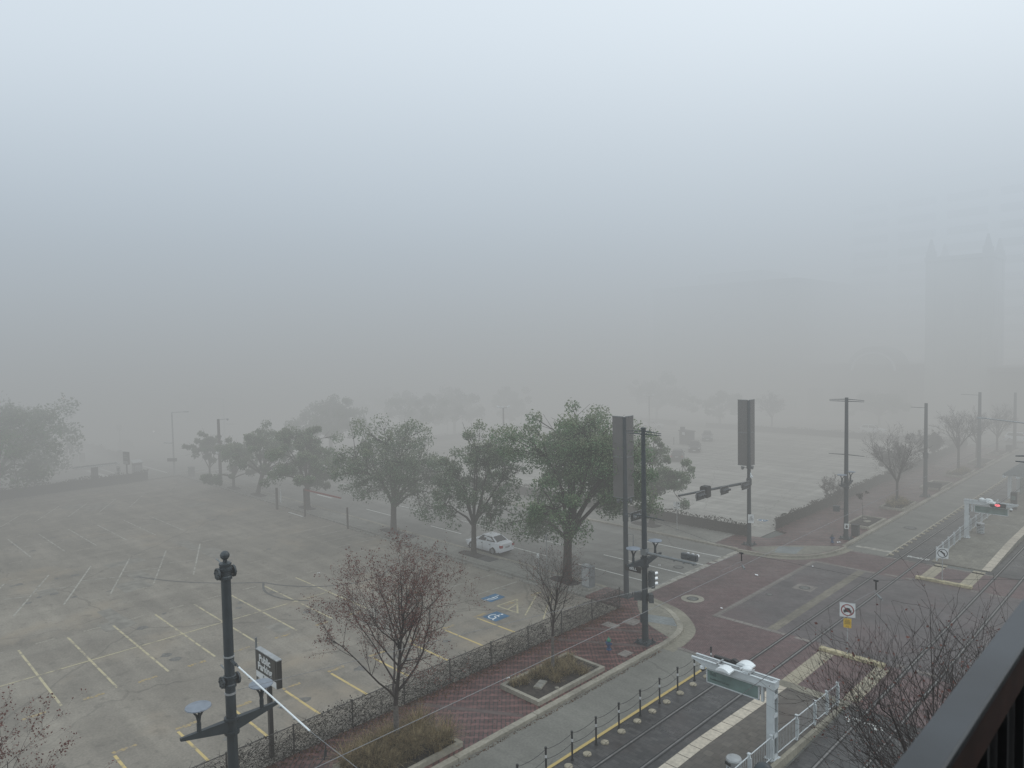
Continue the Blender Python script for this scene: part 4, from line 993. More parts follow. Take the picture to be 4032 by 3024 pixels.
def oak(label, loc, H, fork, rx, ry, cz, rz_, seed, nleaf, lsize, tr, off=(0, 0), lean=(0, 0), leafm='leaf', group=None, clumps=60, skirt=0.0, name='oak_tree', rot=0, lowest=.72):
    rng = random.Random(seed); rx *= 1.2; ry *= 1.2; rz_ *= 1.05; nleaf = int(nleaf * 1.3); clumps = int(clumps * 1.25)
    t = thing(name, label, 'tree', loc, rot, group)
    br = MB(); tk = MB(); top = Vector((lean[0], lean[1], fork))
    tk.tube([(0, 0, -.15), (lean[0] * .12, lean[1] * .12, .25), (lean[0] * .5, lean[1] * .5, fork * .55), top], [tr * 1.6, tr * 1.12, tr * .95, tr * .9], 10)
    centres = []; limbs = []
    c0 = Vector((off[0], off[1], cz))
    nl = 9 + int(rx)
    lobes = []
    for i in range(nl):
        if i < 2: u = Vector((rng.uniform(-.22, .22), rng.uniform(-.22, .22), .74))
        else:
            a = 2 * PI * (i - 2) / (nl - 2) * 1.62 + rng.uniform(-.3, .3); zz = rng.uniform(-.72, .62)
            q = rng.uniform(.48, .86) * math.sqrt(1 - .55 * zz * zz) * (1 - .42 * max(0, zz)); u = Vector((math.cos(a) * q, math.sin(a) * q, zz))
        lobes.append(c0 + Vector((u.x * rx, u.y * ry, u.z * rz_ * (1 + (skirt if u.z < 0 else 0)))))
    for tgt in lobes:
        mid = top.lerp(tgt, .5) + Vector((rng.gauss(0, .2), rng.gauss(0, .2), (.10 if tgt.z > fork else .22) * (tgt - top).length))
        pts = [top - Vector((0, 0, rng.uniform(0, .3))), top.lerp(mid, .5) + Vector((rng.gauss(0, .08), rng.gauss(0, .08), .05)), mid, mid.lerp(tgt, .5) + Vector((rng.gauss(0, .1), rng.gauss(0, .1), .08)), tgt]
        br.tube(pts, [tr * .50, tr * .42, tr * .31, tr * .2, tr * .10], 7)
        limbs += pts[1:]
    for i in range(clumps):
        L0 = lobes[i % nl]; s3 = .255
        centres.append(L0 + Vector((rng.gauss(0, rx * s3), rng.gauss(0, ry * s3), rng.gauss(0, rz_ * s3))))
        if centres[-1].z < fork * lowest: centres[-1].z = fork * lowest + rng.uniform(0, .8)
    for c in centres:
        q = min(limbs, key=lambda p_: (p_ - c).length + rng.uniform(0, .6))
        m_ = q.lerp(c, .5) + Vector((rng.gauss(0, .12), rng.gauss(0, .12), rng.gauss(.1, .1)))
        br.tube([q, m_, c], [tr * .16, tr * .10, .018], 4, 0, False)
        for _ in range(3):
            e = c + Vector((rng.gauss(0, .5), rng.gauss(0, .5), rng.gauss(.15, .4))); br.tube([m_, e], [.022, .01], 3, 0, False)
    lv = MB(); per = nleaf / len(centres); sc_ = (rx + ry) / 2
    for c in centres:
        R_ = sc_ * rng.uniform(.10, .20)
        for _ in range(int(per * rng.uniform(.55, 1.4))):
            d_ = Vector((rng.gauss(0, 1), rng.gauss(0, 1), rng.gauss(0, .72)))
            if d_.length > 1.9: d_ *= 1.5 / d_.length
            p_ = c + d_ * R_ * .62
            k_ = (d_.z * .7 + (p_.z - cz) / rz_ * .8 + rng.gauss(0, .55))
            leafcloud(lv, rng, p_, lsize * rng.uniform(.55, 1.25), 2 if k_ > .75 else (1 if k_ < -.45 else 0))  # upper leaves coloured lighter, lower ones darker, imitating light from above
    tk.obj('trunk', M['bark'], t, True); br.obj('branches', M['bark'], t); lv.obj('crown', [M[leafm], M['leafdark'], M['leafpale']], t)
    return t
G1 = None
oak('largest oak with a dense dark green crown on the pavement corner of Bell street', (-34.2, 39.55, PZ), 11.7, 3.3, 4.9, 4.4, 7.2, 4.2, 21, 42000, .10, .33, (-.3, 2.2), (.25, -.1), clumps=170, skirt=.3, lowest=.7)
oak('oak with a thin dull crown whose trunk stands in front of the silver sedan', (-44.55, 39.6, PZ), 9.5, 2.5, 3.1, 3.0, 6.4, 3.0, 22, 15000, .095, .22, (.2, .3), (.1, 0), 'leafgrey', clumps=120, skirt=0, lowest=1.15)
oak('oak with a wide spreading crown and forked trunk beside a square pavement grate', (-55.85, 39.5, PZ), 9.5, 2.6, 4.5, 4.3, 6.0, 3.4, 23, 17000, .105, .28, (0, -.3), (.15, 0), 'leafgrey', clumps=125, skirt=.2, lowest=1.0)
oak('rounded oak standing by the red gate arm at the lot driveway', (-71.7, 39.3, PZ), 8.2, 2.4, 3.6, 3.5, 5.3, 2.8, 24, 13000, .13, .29, (.2, -.3), (.1, 0), clumps=60, skirt=.2)
oak('oak with a strongly leaning trunk on the far stretch of the Bell pavement', (-83.2, 39.0, PZ), 7.6, 2.5, 3.5, 3.4, 4.9, 2.6, 25, 10000, .13, .25, (.9, .4), (.9, .3), clumps=50)
oak('low bushy oak next to the leaning one on the Bell pavement', (-89.6, 38.9, PZ), 5.6, 1.4, 2.7, 2.7, 3.5, 2.1, 26, 8000, .13, .18, clumps=36, skirt=.2)
oak('slim light-crowned tree at the far end of the Bell pavement row', (-97.0, 38.9, PZ), 6.2, 1.9, 2.0, 2.0, 4.1, 2.1, 27, 3600, .17, .13, clumps=34)
oak('oak on the far kerb of Bell street half hidden by the tall sign panels', (-39.2, 58.0, PZ), 8.0, 2.3, 2.7, 2.7, 5.0, 2.5, 28, 9500, .12, .24, (.2, .4), clumps=56)
oak('broad faded oak on the far corner across Bell street', (-104.0, 61.6, PZ), 8.8, 2.9, 4.8, 4.8, 6.0, 3.0, 29, 9500, .22, .34, clumps=70)
oak('misty oak behind the far lot fence with a slanting trunk', (-107.3, 81.0, PZ), 8.4, 3.0, 4.4, 5.0, 5.8, 2.6, 30, 6000, .22, .27, (.4, .6), (.4, .5), clumps=52)
oak('misty oak with a forked trunk behind the two faint parked cars', (-107.2, 91.0, PZ), 8.4, 3.0, 4.6, 5.2, 5.8, 2.6, 31, 6500, .22, .30, clumps=54)
oak('misty round oak at the back left corner of the far lot', (-106.8, 106.0, PZ), 7.6, 2.1, 3.8, 4.0, 5.0, 2.6, 32, 5000, .22, .28, clumps=44)
oak('big dark faint tree at the left picture edge beyond the overgrown fence', (-108.2, 17.0, PZ), 10.8, 2.4, 7.0, 7.5, 6.2, 4.2, 33, 13000, .22, .34, (-1, 0), clumps=96, skirt=.5)
oak('broad dim tree behind the bus shelter across the left street', (-127.5, 20.0, PZ), 10.5, 1.8, 6.5, 8.0, 6.0, 4.2, 34, 9000, .28, .34, clumps=70, skirt=.5)
oak('barely visible wide oak beyond the left crossing near a thin tall pole', (-156.0, 62.0, PZ), 9.5, 2.4, 7.5, 7.0, 6.0, 3.0, 35, 6500, .28, .36, clumps=56)
oak('pale crown rising between the broad oak and the grey light pole', (-125.5, 84.0, PZ), 9.0, 2.8, 5.0, 5.0, 6.0, 2.8, 36, 5000, .26, .3, clumps=46)
oak('dim rounded tree behind the far lot lamp post with two heads', (-92.0, 138.6, PZ), 8.8, 2.6, 6.5, 5.0, 6.0, 3.0, 37, 6500, .26, .32, clumps=56)
oak('dim boxy tree in front of the dark shopfront openings', (-75.2, 136.8, PZ), 6.6, 2.5, 4.4, 3.6, 4.6, 2.0, 38, 4500, .26, .26, clumps=40)
bare_tree('bare_tree', 'faint bare tree behind the back fence between the panels and the slim pole', 'tree', (-63.5, 136.0, PZ), 7.0, 1.0, 2.4, 39, .16, 1, .07, 7, None, 'bark2', 'bark2', 'vine', .8, (0, 0), False, .012)
oak('dim low tree row crown right of the tall panel behind the back fence', (-49.0, 152.6, PZ), 6.2, 2.2, 5.4, 3.0, 4.2, 1.9, 40, 4500, .26, .24, clumps=40)

bare_tree('bare_tree', 'reddish bare tree with dry seed heads rising from the nearest grass planter', 'tree', (-24.95, 17.5, PZ), 8.3, .56, 2.1, 51, .13, 1.7, .031, 15, None, twig=.84, leader=.62)
bare_tree('bare_tree', 'smaller thin bare tree in the second planter with rocks', 'tree', (-24.85, 27.5, PZ), 6.6, .42, 2.1, 52, .085, .4, .030, 9, None, twig=.8, leader=.55)
bare_tree('bare_tree', 'reddish bare tree top showing in the bottom left corner', 'tree', (-24.9, 3.0, PZ), 6.5, .5, 2.2, 53, .10, 1.0, .036, 8, None, twig=.9, leader=.5)
bare_tree('bare_tree', 'large dark bare tree reaching up beside the black railing', 'tree', (-3.05, 14.6, PZ), 12.1, .42, 6.0, 57, .12, .35, .026, 13, None, twig=1.1, tr=.0040)
bare_tree('bare_tree', 'vase-shaped bare tree in the far straw grass planter', 'tree', (-24.2, 81.0, PZ), 8.2, 1.1, 2.6, 55, .13, 0, .05, 9, None, tr=.008, trunkm='bark2', twig=.85)
bare_tree('bare_tree', 'bare tree with a straight trunk beyond the low dark bench', 'tree', (-24.3, 105.6, PZ), 8.0, 1.0, 3.4, 56, .16, 0, .06, 8, None, tr=.011, trunkm='bark2', twig=.85)
bare_tree('bare_tree', 'faded bare tree just behind the third slim pole', 'tree', (-25.0, 118.5, PZ), 7.2, 1.0, 2.6, 57, .16, 0, .06, 8, None, twig=.8, tr=.012, trunkm='bark2')
bare_tree('bare_tree', 'last faded bare tree before the side street', 'tree', (-24.2, 127.0, PZ), 7.0, 1.0, 2.6, 58, .16, 0, .06, 8, None, twig=.8, tr=.012, trunkm='bark2')
bare_tree('shrub', 'leggy shrub growing out of the far fence behind the lamp-bearing slim pole', 'shrub', (-29.0, 77.0, 0), 3.3, .9, .5, 59, .09, .3, .04, 8, None, leafm='vine', trunkm='bark2', multi=True, tr=.008)
bare_tree('shrub', 'tall dark shrub on the far fence line beside the second slim pole', 'shrub', (-29.3, 96.0, 0), 4.6, .9, .7, 60, .10, 1, .06, 8, None, leafm='vine', trunkm='bark2', multi=True, tr=.010)
bare_tree('shrub', 'dim shrub farthest along the fence by the pavement', 'shrub', (-29.3, 112.0, 0), 4.8, .9, .7, 61, .10, 1, .07, 7, None, leafm='vine', trunkm='bark2', multi=True, tr=.012)

# ------------------------------------------------------------------ planters
def grass(label, x0, x1, y0, y1, n, L, seed, z=.25, m_='straw', clump=10):
    rng = random.Random(seed); g = MB()
    spots = [(rng.uniform(x0, x1), rng.uniform(y0, y1), rng.uniform(.75, 1.25)) for _ in range(clump)]
    for _ in range(n):
        cx, cy, k = spots[rng.randrange(len(spots))]
        a = rng.uniform(0, 2 * PI); l = L * k * rng.uniform(.6, 1.15); lean = rng.uniform(.15, 1.0) ** .8
        bx, by = cx + rng.gauss(0, .10), cy + rng.gauss(0, .10)
        dx, dy = math.cos(a), math.sin(a); w_ = .012 * rng.uniform(.7, 1.4)
        P = []
        for i in range(5):
            u = i / 4
            P.append(Vector((bx + dx * l * lean * u ** 1.5, by + dy * l * lean * u ** 1.5, z + l * (u - lean * .62 * u ** 2.4))))
        s_ = Vector((-dy, dx, 0)) * w_
        vs = []
        for i, q in enumerate(P):
            k2 = 1 - i / 4.3; vs += [q - s_ * k2, q + s_ * k2]
        g.add(vs, [(2 * i, 2 * i + 1, 2 * i + 3, 2 * i + 2) for i in range(4)], rng.choice((0, 0, 0, 1, 2, 2)))
    return tag(g.obj('ornamental_grass', [M[m_], M['strawdark'], M['strawpale']]), label, 'grass', kind='stuff')
def planter(label, x0, x1, y0, y1, h=.22):
    t = thing('planter_bed', label, 'planter', ((x0 + x1) / 2, (y0 + y1) / 2, PZ)); w_, l_ = x1 - x0, y1 - y0; k = .2
    MB().box((0, -l_ / 2 + k / 2, h / 2), (w_, k, h)).box((0, l_ / 2 - k / 2, h / 2), (w_, k, h)).box((-w_ / 2 + k / 2, 0, h / 2), (k, l_ - 2 * k, h)).box((w_ / 2 - k / 2, 0, h / 2), (k, l_ - 2 * k, h)).obj('planter_kerb', M['kerb'], t)
    s = MB(); rng = random.Random(int(y0 * 10)); nx, ny = 8, 14
    ix0, iy0, iw, il = -w_ / 2 + k, -l_ / 2 + k, w_ - 2 * k, l_ - 2 * k
    vs = [(ix0 + iw * i / nx, iy0 + il * j / ny, .10 + rng.uniform(-.02, .05)) for j in range(ny + 1) for i in range(nx + 1)]
    s.add(vs, [(j * (nx + 1) + i, j * (nx + 1) + i + 1, (j + 1) * (nx + 1) + i + 1, (j + 1) * (nx + 1) + i) for j in range(ny) for i in range(nx)])
    s.obj('soil', M['soil'], t); return t
planter('planter at the bottom edge filled with tall straw grass', -25.85, -23.2, 14.9, 19.75)
grass('tall straw-coloured grass spilling over the nearest planter', -25.5, -23.6, 15.1, 19.3, 7500, 1.45, 71, .2, clump=26)
planter('concrete-edged planter with sparse grass, bare soil and two pale rocks', -25.85, -23.15, 24.55, 29.75)
grass('low brown grass tufts in the second planter', -25.5, -23.6, 26.6, 29.3, 2400, .75, 72, .2, clump=16)
grass('short grass fringe along the fence-side edge of the second planter', -25.55, -24.9, 24.9, 28.5, 1300, .7, 73, .2, clump=11)
def rock(x, y, s, label, seed, z=.25):
    rng = random.Random(seed); b = MB()
    prof = []
    for i in range(6):
        a = PI * i / 5
        prof.append((max(.01, s * math.sin(a)), -s * .32 * math.cos(a)))
    b.lathe(prof, 9, (0, 0, 0))
    b.v = [(q[0] * rng.uniform(.82, 1.18), q[1] * rng.uniform(.7, 1.0), q[2] * rng.uniform(.8, 1.2)) for q in b.v]
    o = b.obj('landscape_rock', M['kerb']); o.location = (x, y, z); o.rotation_euler = (0, 0, rng.uniform(0, 3)); return tag(o, label, 'rock')
t = thing('valve_box', 'pale rectangular valve box lid lying in the soil of the second planter', 'utility box', (-24.42, 26.05, .26), R(20))
MB().box((0, 0, 0), (.42, .85, .10)).obj('box_body', M['kerb'], t); MB().box((0, .2, .055), (.34, .36, .02)).box((0, -.2, .055), (.34, .36, .02)).obj('lid', M['conc'], t)
rock(-24.5, 28.3, .42, 'pale rounded rock half buried in the grass of the second planter', 1)
rock(-23.6, 26.4, .12, 'small white stone near the kerb edge of the second planter', 2)
for i, (lab, y0, y1) in enumerate((('first far planter, bare soil with pale rocks behind the dark bin', 68.7, 73.3), ('second far planter full of straw grass under the vase-shaped tree', 78.2, 83.0), ('third far planter with a dark bench-like box in front', 91.8, 97.0), ('fourth far planter with straw grass round a straight trunk', 101.8, 108.0), ('fifth far planter beside the third slim pole', 113.5, 119.0), ('last far planter next to a tall dark bin by the side street', 123.9, 129.0))):
    planter(lab, -25.05, -22.82, y0, y1)
grass('straw grass clump of the second far planter', -24.8, -23.1, 78.5, 82.0, 3000, 1.0, 74, .2, clump=14)
grass('straw grass clump of the fourth far planter', -24.8, -23.1, 102.2, 107.5, 2200, 1.0, 75, .2, clump=12)
rock(-23.9, 71.3, .35, 'flat pale rock in the first far planter', 3); rock(-24.5, 72.3, .3, 'second pale rock beside the flat one in the first far planter', 4); rock(-23.6, 94.0, .3, 'pale rock in the third far planter', 6); rock(-24.0, 126.0, .3, 'pale rock in the last far planter', 7)
bare_tree('sapling', 'tiny sapling with one leaf tuft in the first far planter', 'sapling', (-24.4, 71.6, .2), 2.6, .25, 1.5, 62, .025, 2, .06, 2, None, 'bark2', 'bark2', 'vine', .4, tr=.006)

# ------------------------------------------------------------------ street furniture
def hydrant(label, loc, body, top):
    t = thing('fire_hydrant', label, 'fire hydrant', loc)
    b = MB().lathe([(.15, 0), (.15, .05), (.10, .07), (.095, .30), (.125, .33), (.125, .39), (.10, .41), (.10, .50)], 14)
    for d_ in ((1, 0, 0), (-1, 0, 0), (0, -1, 0)): b.lathe([(.05, .08), (.05, .15), (.065, .15), (.065, .19)], 10, (0, 0, .38), 0, d_)
    b.obj('hydrant_body', body, t, True)
    MB().lathe([(.125, .50), (.13, .54), (.10, .62), (.05, .66), (.03, .67), (.03, .72)], 14).obj('bonnet', top, t, True)
hydrant('blue fire hydrant with a green top on the near red brick pavement', (-24.6, 32.0, PZ), M['hydblue'], M['hydgreen'])
hydrant('dark fire hydrant beside white litter on the far corner', (-23.75, 62.4, PZ), M['hydblue'], M['iron'])
t = thing('litter_bin', 'square dark litter bin between the slim pole and the first far planter', 'bin', (-23.1, 66.0, PZ), R(4))
MB().box((0, 0, .46), (.56, .56, .92)).obj('bin_body', M['bin'], t); MB().box((0, 0, .95), (.60, .60, .06)).obj('lid', M['black'], t)
bs = MB()
for k in range(9): bs.box((-.24 + .06 * k, -.285, .45), (.03, .02, .8)); bs.box((.285, -.24 + .06 * k, .45), (.02, .03, .8))
bs.obj('slats', M['sigback'], t)
t = thing('bench', 'low dark bench-like box standing before the third far planter', 'bench', (-23.6, 92.0, PZ), R(0))
MB().box((0, 0, .36), (1.5, .55, .1)).box((-.6, 0, .16), (.1, .5, .32)).box((.6, 0, .16), (.1, .5, .32)).box((0, .25, .55), (1.5, .06, .4)).obj('seat', M['bin'], t)
t = thing('litter_bin', 'tall dark bin at the last far planter', 'bin', (-22.95, 128.4, PZ)); MB().box((0, 0, .55), (.7, .7, 1.1)).obj('bin_body', M['bin'], t); MB().box((0, 0, 1.13), (.75, .75, .06)).obj('lid', M['black'], t)

def post(label, loc):
    t = thing('barrier_post', label, 'post', loc, 0, 'chain posts along the yellow track line')
    MB().tube([(0, 0, 0), (0, 0, 1.22)], .042, 10).lathe([(.075, 0), (.075, .04)], 10).lathe([(.055, 1.18), (.055, 1.25)], 10).obj('post', M['black'], t)
    MB().lathe([(.0435, .80), (.0435, .93)], 10).obj('white_band', M['signwhite'], t)
    return t
ys = [15.9, 17.5, 19.1, 20.75, 22.39, 24.01, 25.68, 27.35, 28.98, 30.60, 32.2, 33.9]
names = {15.9: 'chain post below the picture edge at the start of the row', 33.9: 'reddish-topped last chain post behind the tip of the station gantry'}
P0 = post('black white-banded chain post standing along the yellow track line', (-19.22, ys[0], 0))
for yv in ys[1:]: 
    q = dup(P0, (-19.22, yv, 0))
    if yv in names: q['label'] = names[yv]; del q['group']
for k, (a, c) in enumerate(zip(ys, ys[1:])):
    for z in (1.16, .74):
        wire('sagging black chain strung between the posts along the yellow track line', [(-19.22, a, z), (-19.22, c, z)], .011, 'black', 'barrier_chain', 'sagging chains between the posts', .10)
def stud(x, y, lab, grp):
    o = MB().lathe([(.19, .0), (.18, .05), (.12, .085), (.02, .095)], 14).obj('track_stud', M['tan'], None, True); o.location = (x, y, 0.002)
    return tag(o, lab, 'stud', grp)
S0 = stud(-18.97, 17.0, 'round tan dome stud beside the near yellow track line', 'tan studs along the near yellow line')
for k in range(1, 14):
    o = S0.copy(); C.objects.link(o); o.location = (-19.0 - .02, 17.0 + 1.228 * k, .002)
    if k == 13: o.location = (-18.95, 32.96, .002)
S1 = stud(-18.99, 62.25, 'round pale dome stud beside the far yellow track line', 'pale studs along the far yellow line')
for k in range(1, 44):
    o = S1.copy(); C.objects.link(o); o.location = (-18.97, 62.25 + 1.213 * k, .002)

# ------------------------------------------------------------------ station platforms
def deck(name, label, y0, yr, y1, x0, x1, tx0, tx1, kx0, kx1, hi=.35, lo=.03, dm='deckpaver'):
    """platform: level from y0 to yr, then sloping down to y1"""
    t = thing(name, label, 'platform', (0, 0, 0))
    def slab(xa, xb, zt, mt, nm, inset=0):
        b = MB(); s = 1 if y1 > yr else -1
        P = [(xa, y0), (xa, yr), (xa, y1)]; Q = [(xb, y0), (xb, yr), (xb, y1)]; zz = [hi + zt, hi + zt, lo + zt]
        vs = [(x, y, z) for (x, y), z in zip(P, zz)] + [(x, y, z) for (x, y), z in zip(Q, zz)] + [(x, y, -.05) for x, y in P] + [(x, y, -.05) for x, y in Q]
        fs = [(0, 3, 4, 1), (1, 4, 5, 2), (0, 1, 7, 6), (1, 2, 8, 7), (3, 9, 10, 4), (4, 10, 11, 5), (0, 6, 9, 3), (2, 5, 11, 8)]
        if s < 0: fs = [f[::-1] for f in fs]
        b.add(vs, fs); return b.obj(nm, mt, t)
    slab(x0, x1, 0, M[dm], 'deck'); 
    b = MB()
    n = int(abs(y1 - y0) / .93); d_ = 1 if y1 > y0 else -1
    for k in range(n):
        ya, yb = y1 - d_ * (k * .93 + .02), y1 - d_ * (k * .93 + .91)
        z = lambda yy: (hi if (yy - yr) * d_ < 0 else hi + (lo - hi) * (yy - yr) / (y1 - yr)) + .012
        q = [(tx0, ya, z(ya)), (tx1, ya, z(ya)), (tx1, yb, z(yb)), (tx0, yb, z(yb))]
        b.add(q, [(0, 3, 2, 1) if d_ > 0 else (0, 1, 2, 3)])
    b.obj('tactile_strip', M['tactile'], t)
    slab(kx0, kx1, .04, M['gutter'], 'platform_kerb'); return t
deck('station_platform', 'paved station platform with a cream tactile edge at the bottom of the picture', -20, 26.5, 34.6, -15.95, -12.75, -15.93, -15.36, -12.74, -12.56)
deck('station_platform', 'far station platform with a cream tactile edge sloping down to the crossing', 130, 71, 62.3, -15.75, -12.12, -12.72, -12.14, -16.05, -15.77, dm='deckpale')
struct('crossing_landing', MB().rect(-15.95, 34.62, -12.45, 35.25, 0.03), M['gutter'])
def yellowbar(label, x0, x1, y0, y1):
    MBo = MB().prism([(x0, y0), (x1, y0), (x1, y1), (x0, y1)], 0, .17).obj('median_kerb', mat('yellow_kerb_paint', (.40, .345, .21), .6, .3, 4)); tag(MBo, label, 'kerb')
yellowbar('yellow painted kerb bar ending the near tan strips behind the twigs', -16.0, -12.6, 40.15, 40.5)
yellowbar('yellow painted kerb bar under the no left turn sign', -15.8, -12.25, 57.1, 57.45)

def picket_fence(label, x, ys, zf, side=1):
    t = thing('platform_fence', label, 'fence', (x, 0, 0)); pk = MB(); rl = MB()
    for yv in ys:
        z = zf(yv)
        MB().box((0, yv, z + .55), (.10, .10, 1.1)).box((0, yv, z + 1.11), (.13, .13, .03)).box((.07, yv, z + .55), (.05, .06, .8)).obj('fence_post', M['whitesteel'], t)
    for a, c in zip(ys, ys[1:]):
        za, zc = zf(a), zf(c)
        rl.tube([(0, a, za + 1.02), (0, c, zc + 1.02)], .022, 6).tube([(0, a, za + .14), (0, c, zc + .14)], .022, 6)
        n = int(abs(c - a) / .14)
        for k in range(1, n):
            u = k / n; z = za + (zc - za) * u; yv = a + (c - a) * u; pk.box((0, yv, z + .56), (.016, .02, .84))
    rl.obj('rails', M['whitesteel'], t); pk.obj('pickets', M['galv'], t); return t
zs = lambda yv: .35 if yv < 26.5 else max(.03, .35 - .32 * (yv - 26.5) / 8.1)
zn = lambda yv: .35 if yv > 71 else max(.03, .35 - .32 * (71 - yv) / 8.7)
picket_fence('pale picket fence along the near platform behind the gantry post', -12.86, [15.6, 17.6, 19.6, 21.6, 23.6, 25.55, 27.45, 29.9, 31.8, 33.2, 34.5], zs)
picket_fence('pale picket fence along the far platform running back from the no left turn sign', -15.8, [62.6, 64.2, 65.9, 67.6, 69.4, 71.2, 73.0, 74.9, 77.0, 79.2, 81.4, 83.6], zn)

def gantry(label, loc, flip, lit, txt):
    """portal with a hanging glass name panel; its beam runs to local -x"""
    t = thing('station_gantry', label, 'gantry', loc)
    f = flip
    b = MB().box((0, -.16, 1.62), (.34, .03, 3.3)).box((0, .16, 1.62), (.34, .03, 3.3)).box((-.155, 0, 1.62), (.03, .29, 3.3))
    for z in (.12, 1.0, 1.85, 2.65, 3.2): b.box((.10, 0, z), (.12, .29, .16))
    b.box((.0, 0, .02), (.5, .5, .04)); b.obj('gantry_post', M['whitesteel'], t)
    bm = MB()
    for q in (-1, 1):
        y = q * .19
        P = [(.2 * f, 3.0), (-2.9 * f, 3.0), (-3.62 * f, 3.22), (-3.62 * f, 3.30), (.2 * f, 3.30)]
        vs = [(x, y - .02, z) for x, z in P] + [(x, y + .02, z) for x, z in P]
        n = len(P); fs = [tuple(range(n)), tuple(reversed(range(n, 2 * n)))] + [(i, n + i, n + (i + 1) % n, (i + 1) % n) for i in range(n)]
        bm.add(vs, fs); bm.box((-1.7 * f, y, 3.305), (3.85, .11, .025))
    bm.box((.19 * f, 0, 3.15), (.03, .36, .30)); bm.obj('gantry_beam', M['whitesteel'], t)
    MB().tube([(.1 * f, .06, 3.27), (-3.2 * f, .06, 3.27)], .028, 8).tube([(.1 * f, -.05, 3.27), (-3.0 * f, -.05, 3.27)], .02, 6).box((-2.35 * f, 0, 3.36), (.06, .55, .06)).box((-.9 * f, 0, 3.36), (.06, .5, .06)).obj('conduit', M['galv'], t)
    sg = MB().box((-1.75 * f, -.05, 2.60), (2.36, .03, .56)).obj('name_panel', M['glassgreen'], t)
    MB().box((-1.75 * f, -.05, 2.895), (2.44, .06, .05)).box((-1.75 * f, -.05, 2.305), (2.44, .06, .05)).box((-2.95 * f, -.05, 2.6), (.05, .06, .6)).box((-.55 * f, -.05, 2.6), (.05, .06, .6)).box((-.38 * f, -.05, 2.62), (.10, .12, .64)).box((-2.6 * f, -.05, 2.98), (.06, .04, .2)).box((-.8 * f, -.05, 2.98), (.06, .04, .2)).obj('panel_frame', M['whitesteel'], sg)
    lettering('lettering', 'Bell', .22, M['greenink'], sg, (-2.83 if f > 0 else .67, -.068, 2.72), (R(90), 0, 0), 'LEFT', .004)
    lettering('lettering', txt, .105, M['greenink'], sg, (-2.80 if f > 0 else .70, -.068, 2.50), (R(90), 0, 0), 'LEFT', .003)
    def shell(x, y, ry, w_=.62, l_=.46, nm='lamp'):
        s = MB(); N = 6; vs = []
        for i in range(N + 1):
            u = -1 + 2 * i / N
            for j in (-1, 1): vs += [(x + u * w_ / 2, y + j * l_ / 2, 3.46 - .12 * u * u)]
        for i in range(N + 1):
            u = -1 + 2 * i / N
            for j in (-1, 1): vs += [(x + u * w_ / 2, y + j * l_ / 2, 3.33 - .05 * u * u)]
        o = 2 * (N + 1)
        fs = [(2 * i, 2 * i + 2, 2 * i + 3, 2 * i + 1) for i in range(N)] + [(o + 2 * i + 1, o + 2 * i + 3, o + 2 * i + 2, o + 2 * i) for i in range(N)]
        fs += [(2 * i, o + 2 * i, o + 2 * i + 2, 2 * i + 2) for i in range(N)] + [(2 * i + 3, o + 2 * i + 3, o + 2 * i + 1, 2 * i + 1) for i in range(N)] + [(1, o + 1, o, 0), (2 * N, o + 2 * N, o + 2 * N + 1, 2 * N + 1)]
        s.add(vs, fs); s.box((x, y - (l_ / 2) * (1 if y < 0 else -1) * .0, 3.30), (w_ * .5, l_ * .7, .06)); s.tube([(x, 0, 3.3), (x, y, 3.33)], .03, 6)
        return s.obj(nm, M['whiteplastic'], t, True)
    shell(-1.85 * f, -.50, 0); shell(-1.42 * f, .52, 0, .66)
    MB().lathe([(.14, 3.40), (.20, 3.42), (.20, 3.50), (.14, 3.56), (.05, 3.60)], 14, (-1.08 * f, -.02, 0)).box((-1.08 * f, -.02, 3.36), (.3, .3, .06)).obj('speaker', M['whiteplastic'], t, True)
    MB().tube([(-3.15 * f, -.08, 3.2), (-3.15 * f, -.08, 2.98)], .025, 6).lathe([(.06, 2.98), (.12, 2.95), (.12, 2.86), (.10, 2.84)], 12, (-3.15 * f, -.08, 0)).obj('camera_mount', M['whiteplastic'], t, True)
    MB().lathe([(.03, 2.72), (.09, 2.77), (.10, 2.84)], 12, (-3.15 * f, -.08, 0)).obj('camera_dome', M['black'], t, True)
    sy = -1 if lit else 1
    sgn = MB().box((-2.35 * f, sy * .48, 3.18), (1.05, .16, .34)).lathe([(.22, -.06), (.22, .12)], 16, (-1.95 * f, sy * .50, 3.2), 0, (0, 1, 0)).tube([(-2.35 * f, sy * .1, 3.28), (-2.35 * f, sy * .45, 3.2)], .03, 6)
    so_ = sgn.obj('track_signal', M['black'], t)
    if lit:
        MB().add([(-2.30 * f + .20 * math.cos(R(30 * i)), -.575, 3.20 + .11 * math.sin(R(30 * i))) for i in range(12)], [tuple(range(12))]).obj('lit_lens', M['redlamp'], so_)
    return t
gantry('pale steel gantry over the near track with the green glass Bell panel', (-12.95, 27.75, .30), 1, False, 'Southbound Red Line')
g2 = gantry('pale steel gantry on the far platform with one red signal lit', (-15.55, 70.6, .34), -1, True, 'Northbound Red Line')
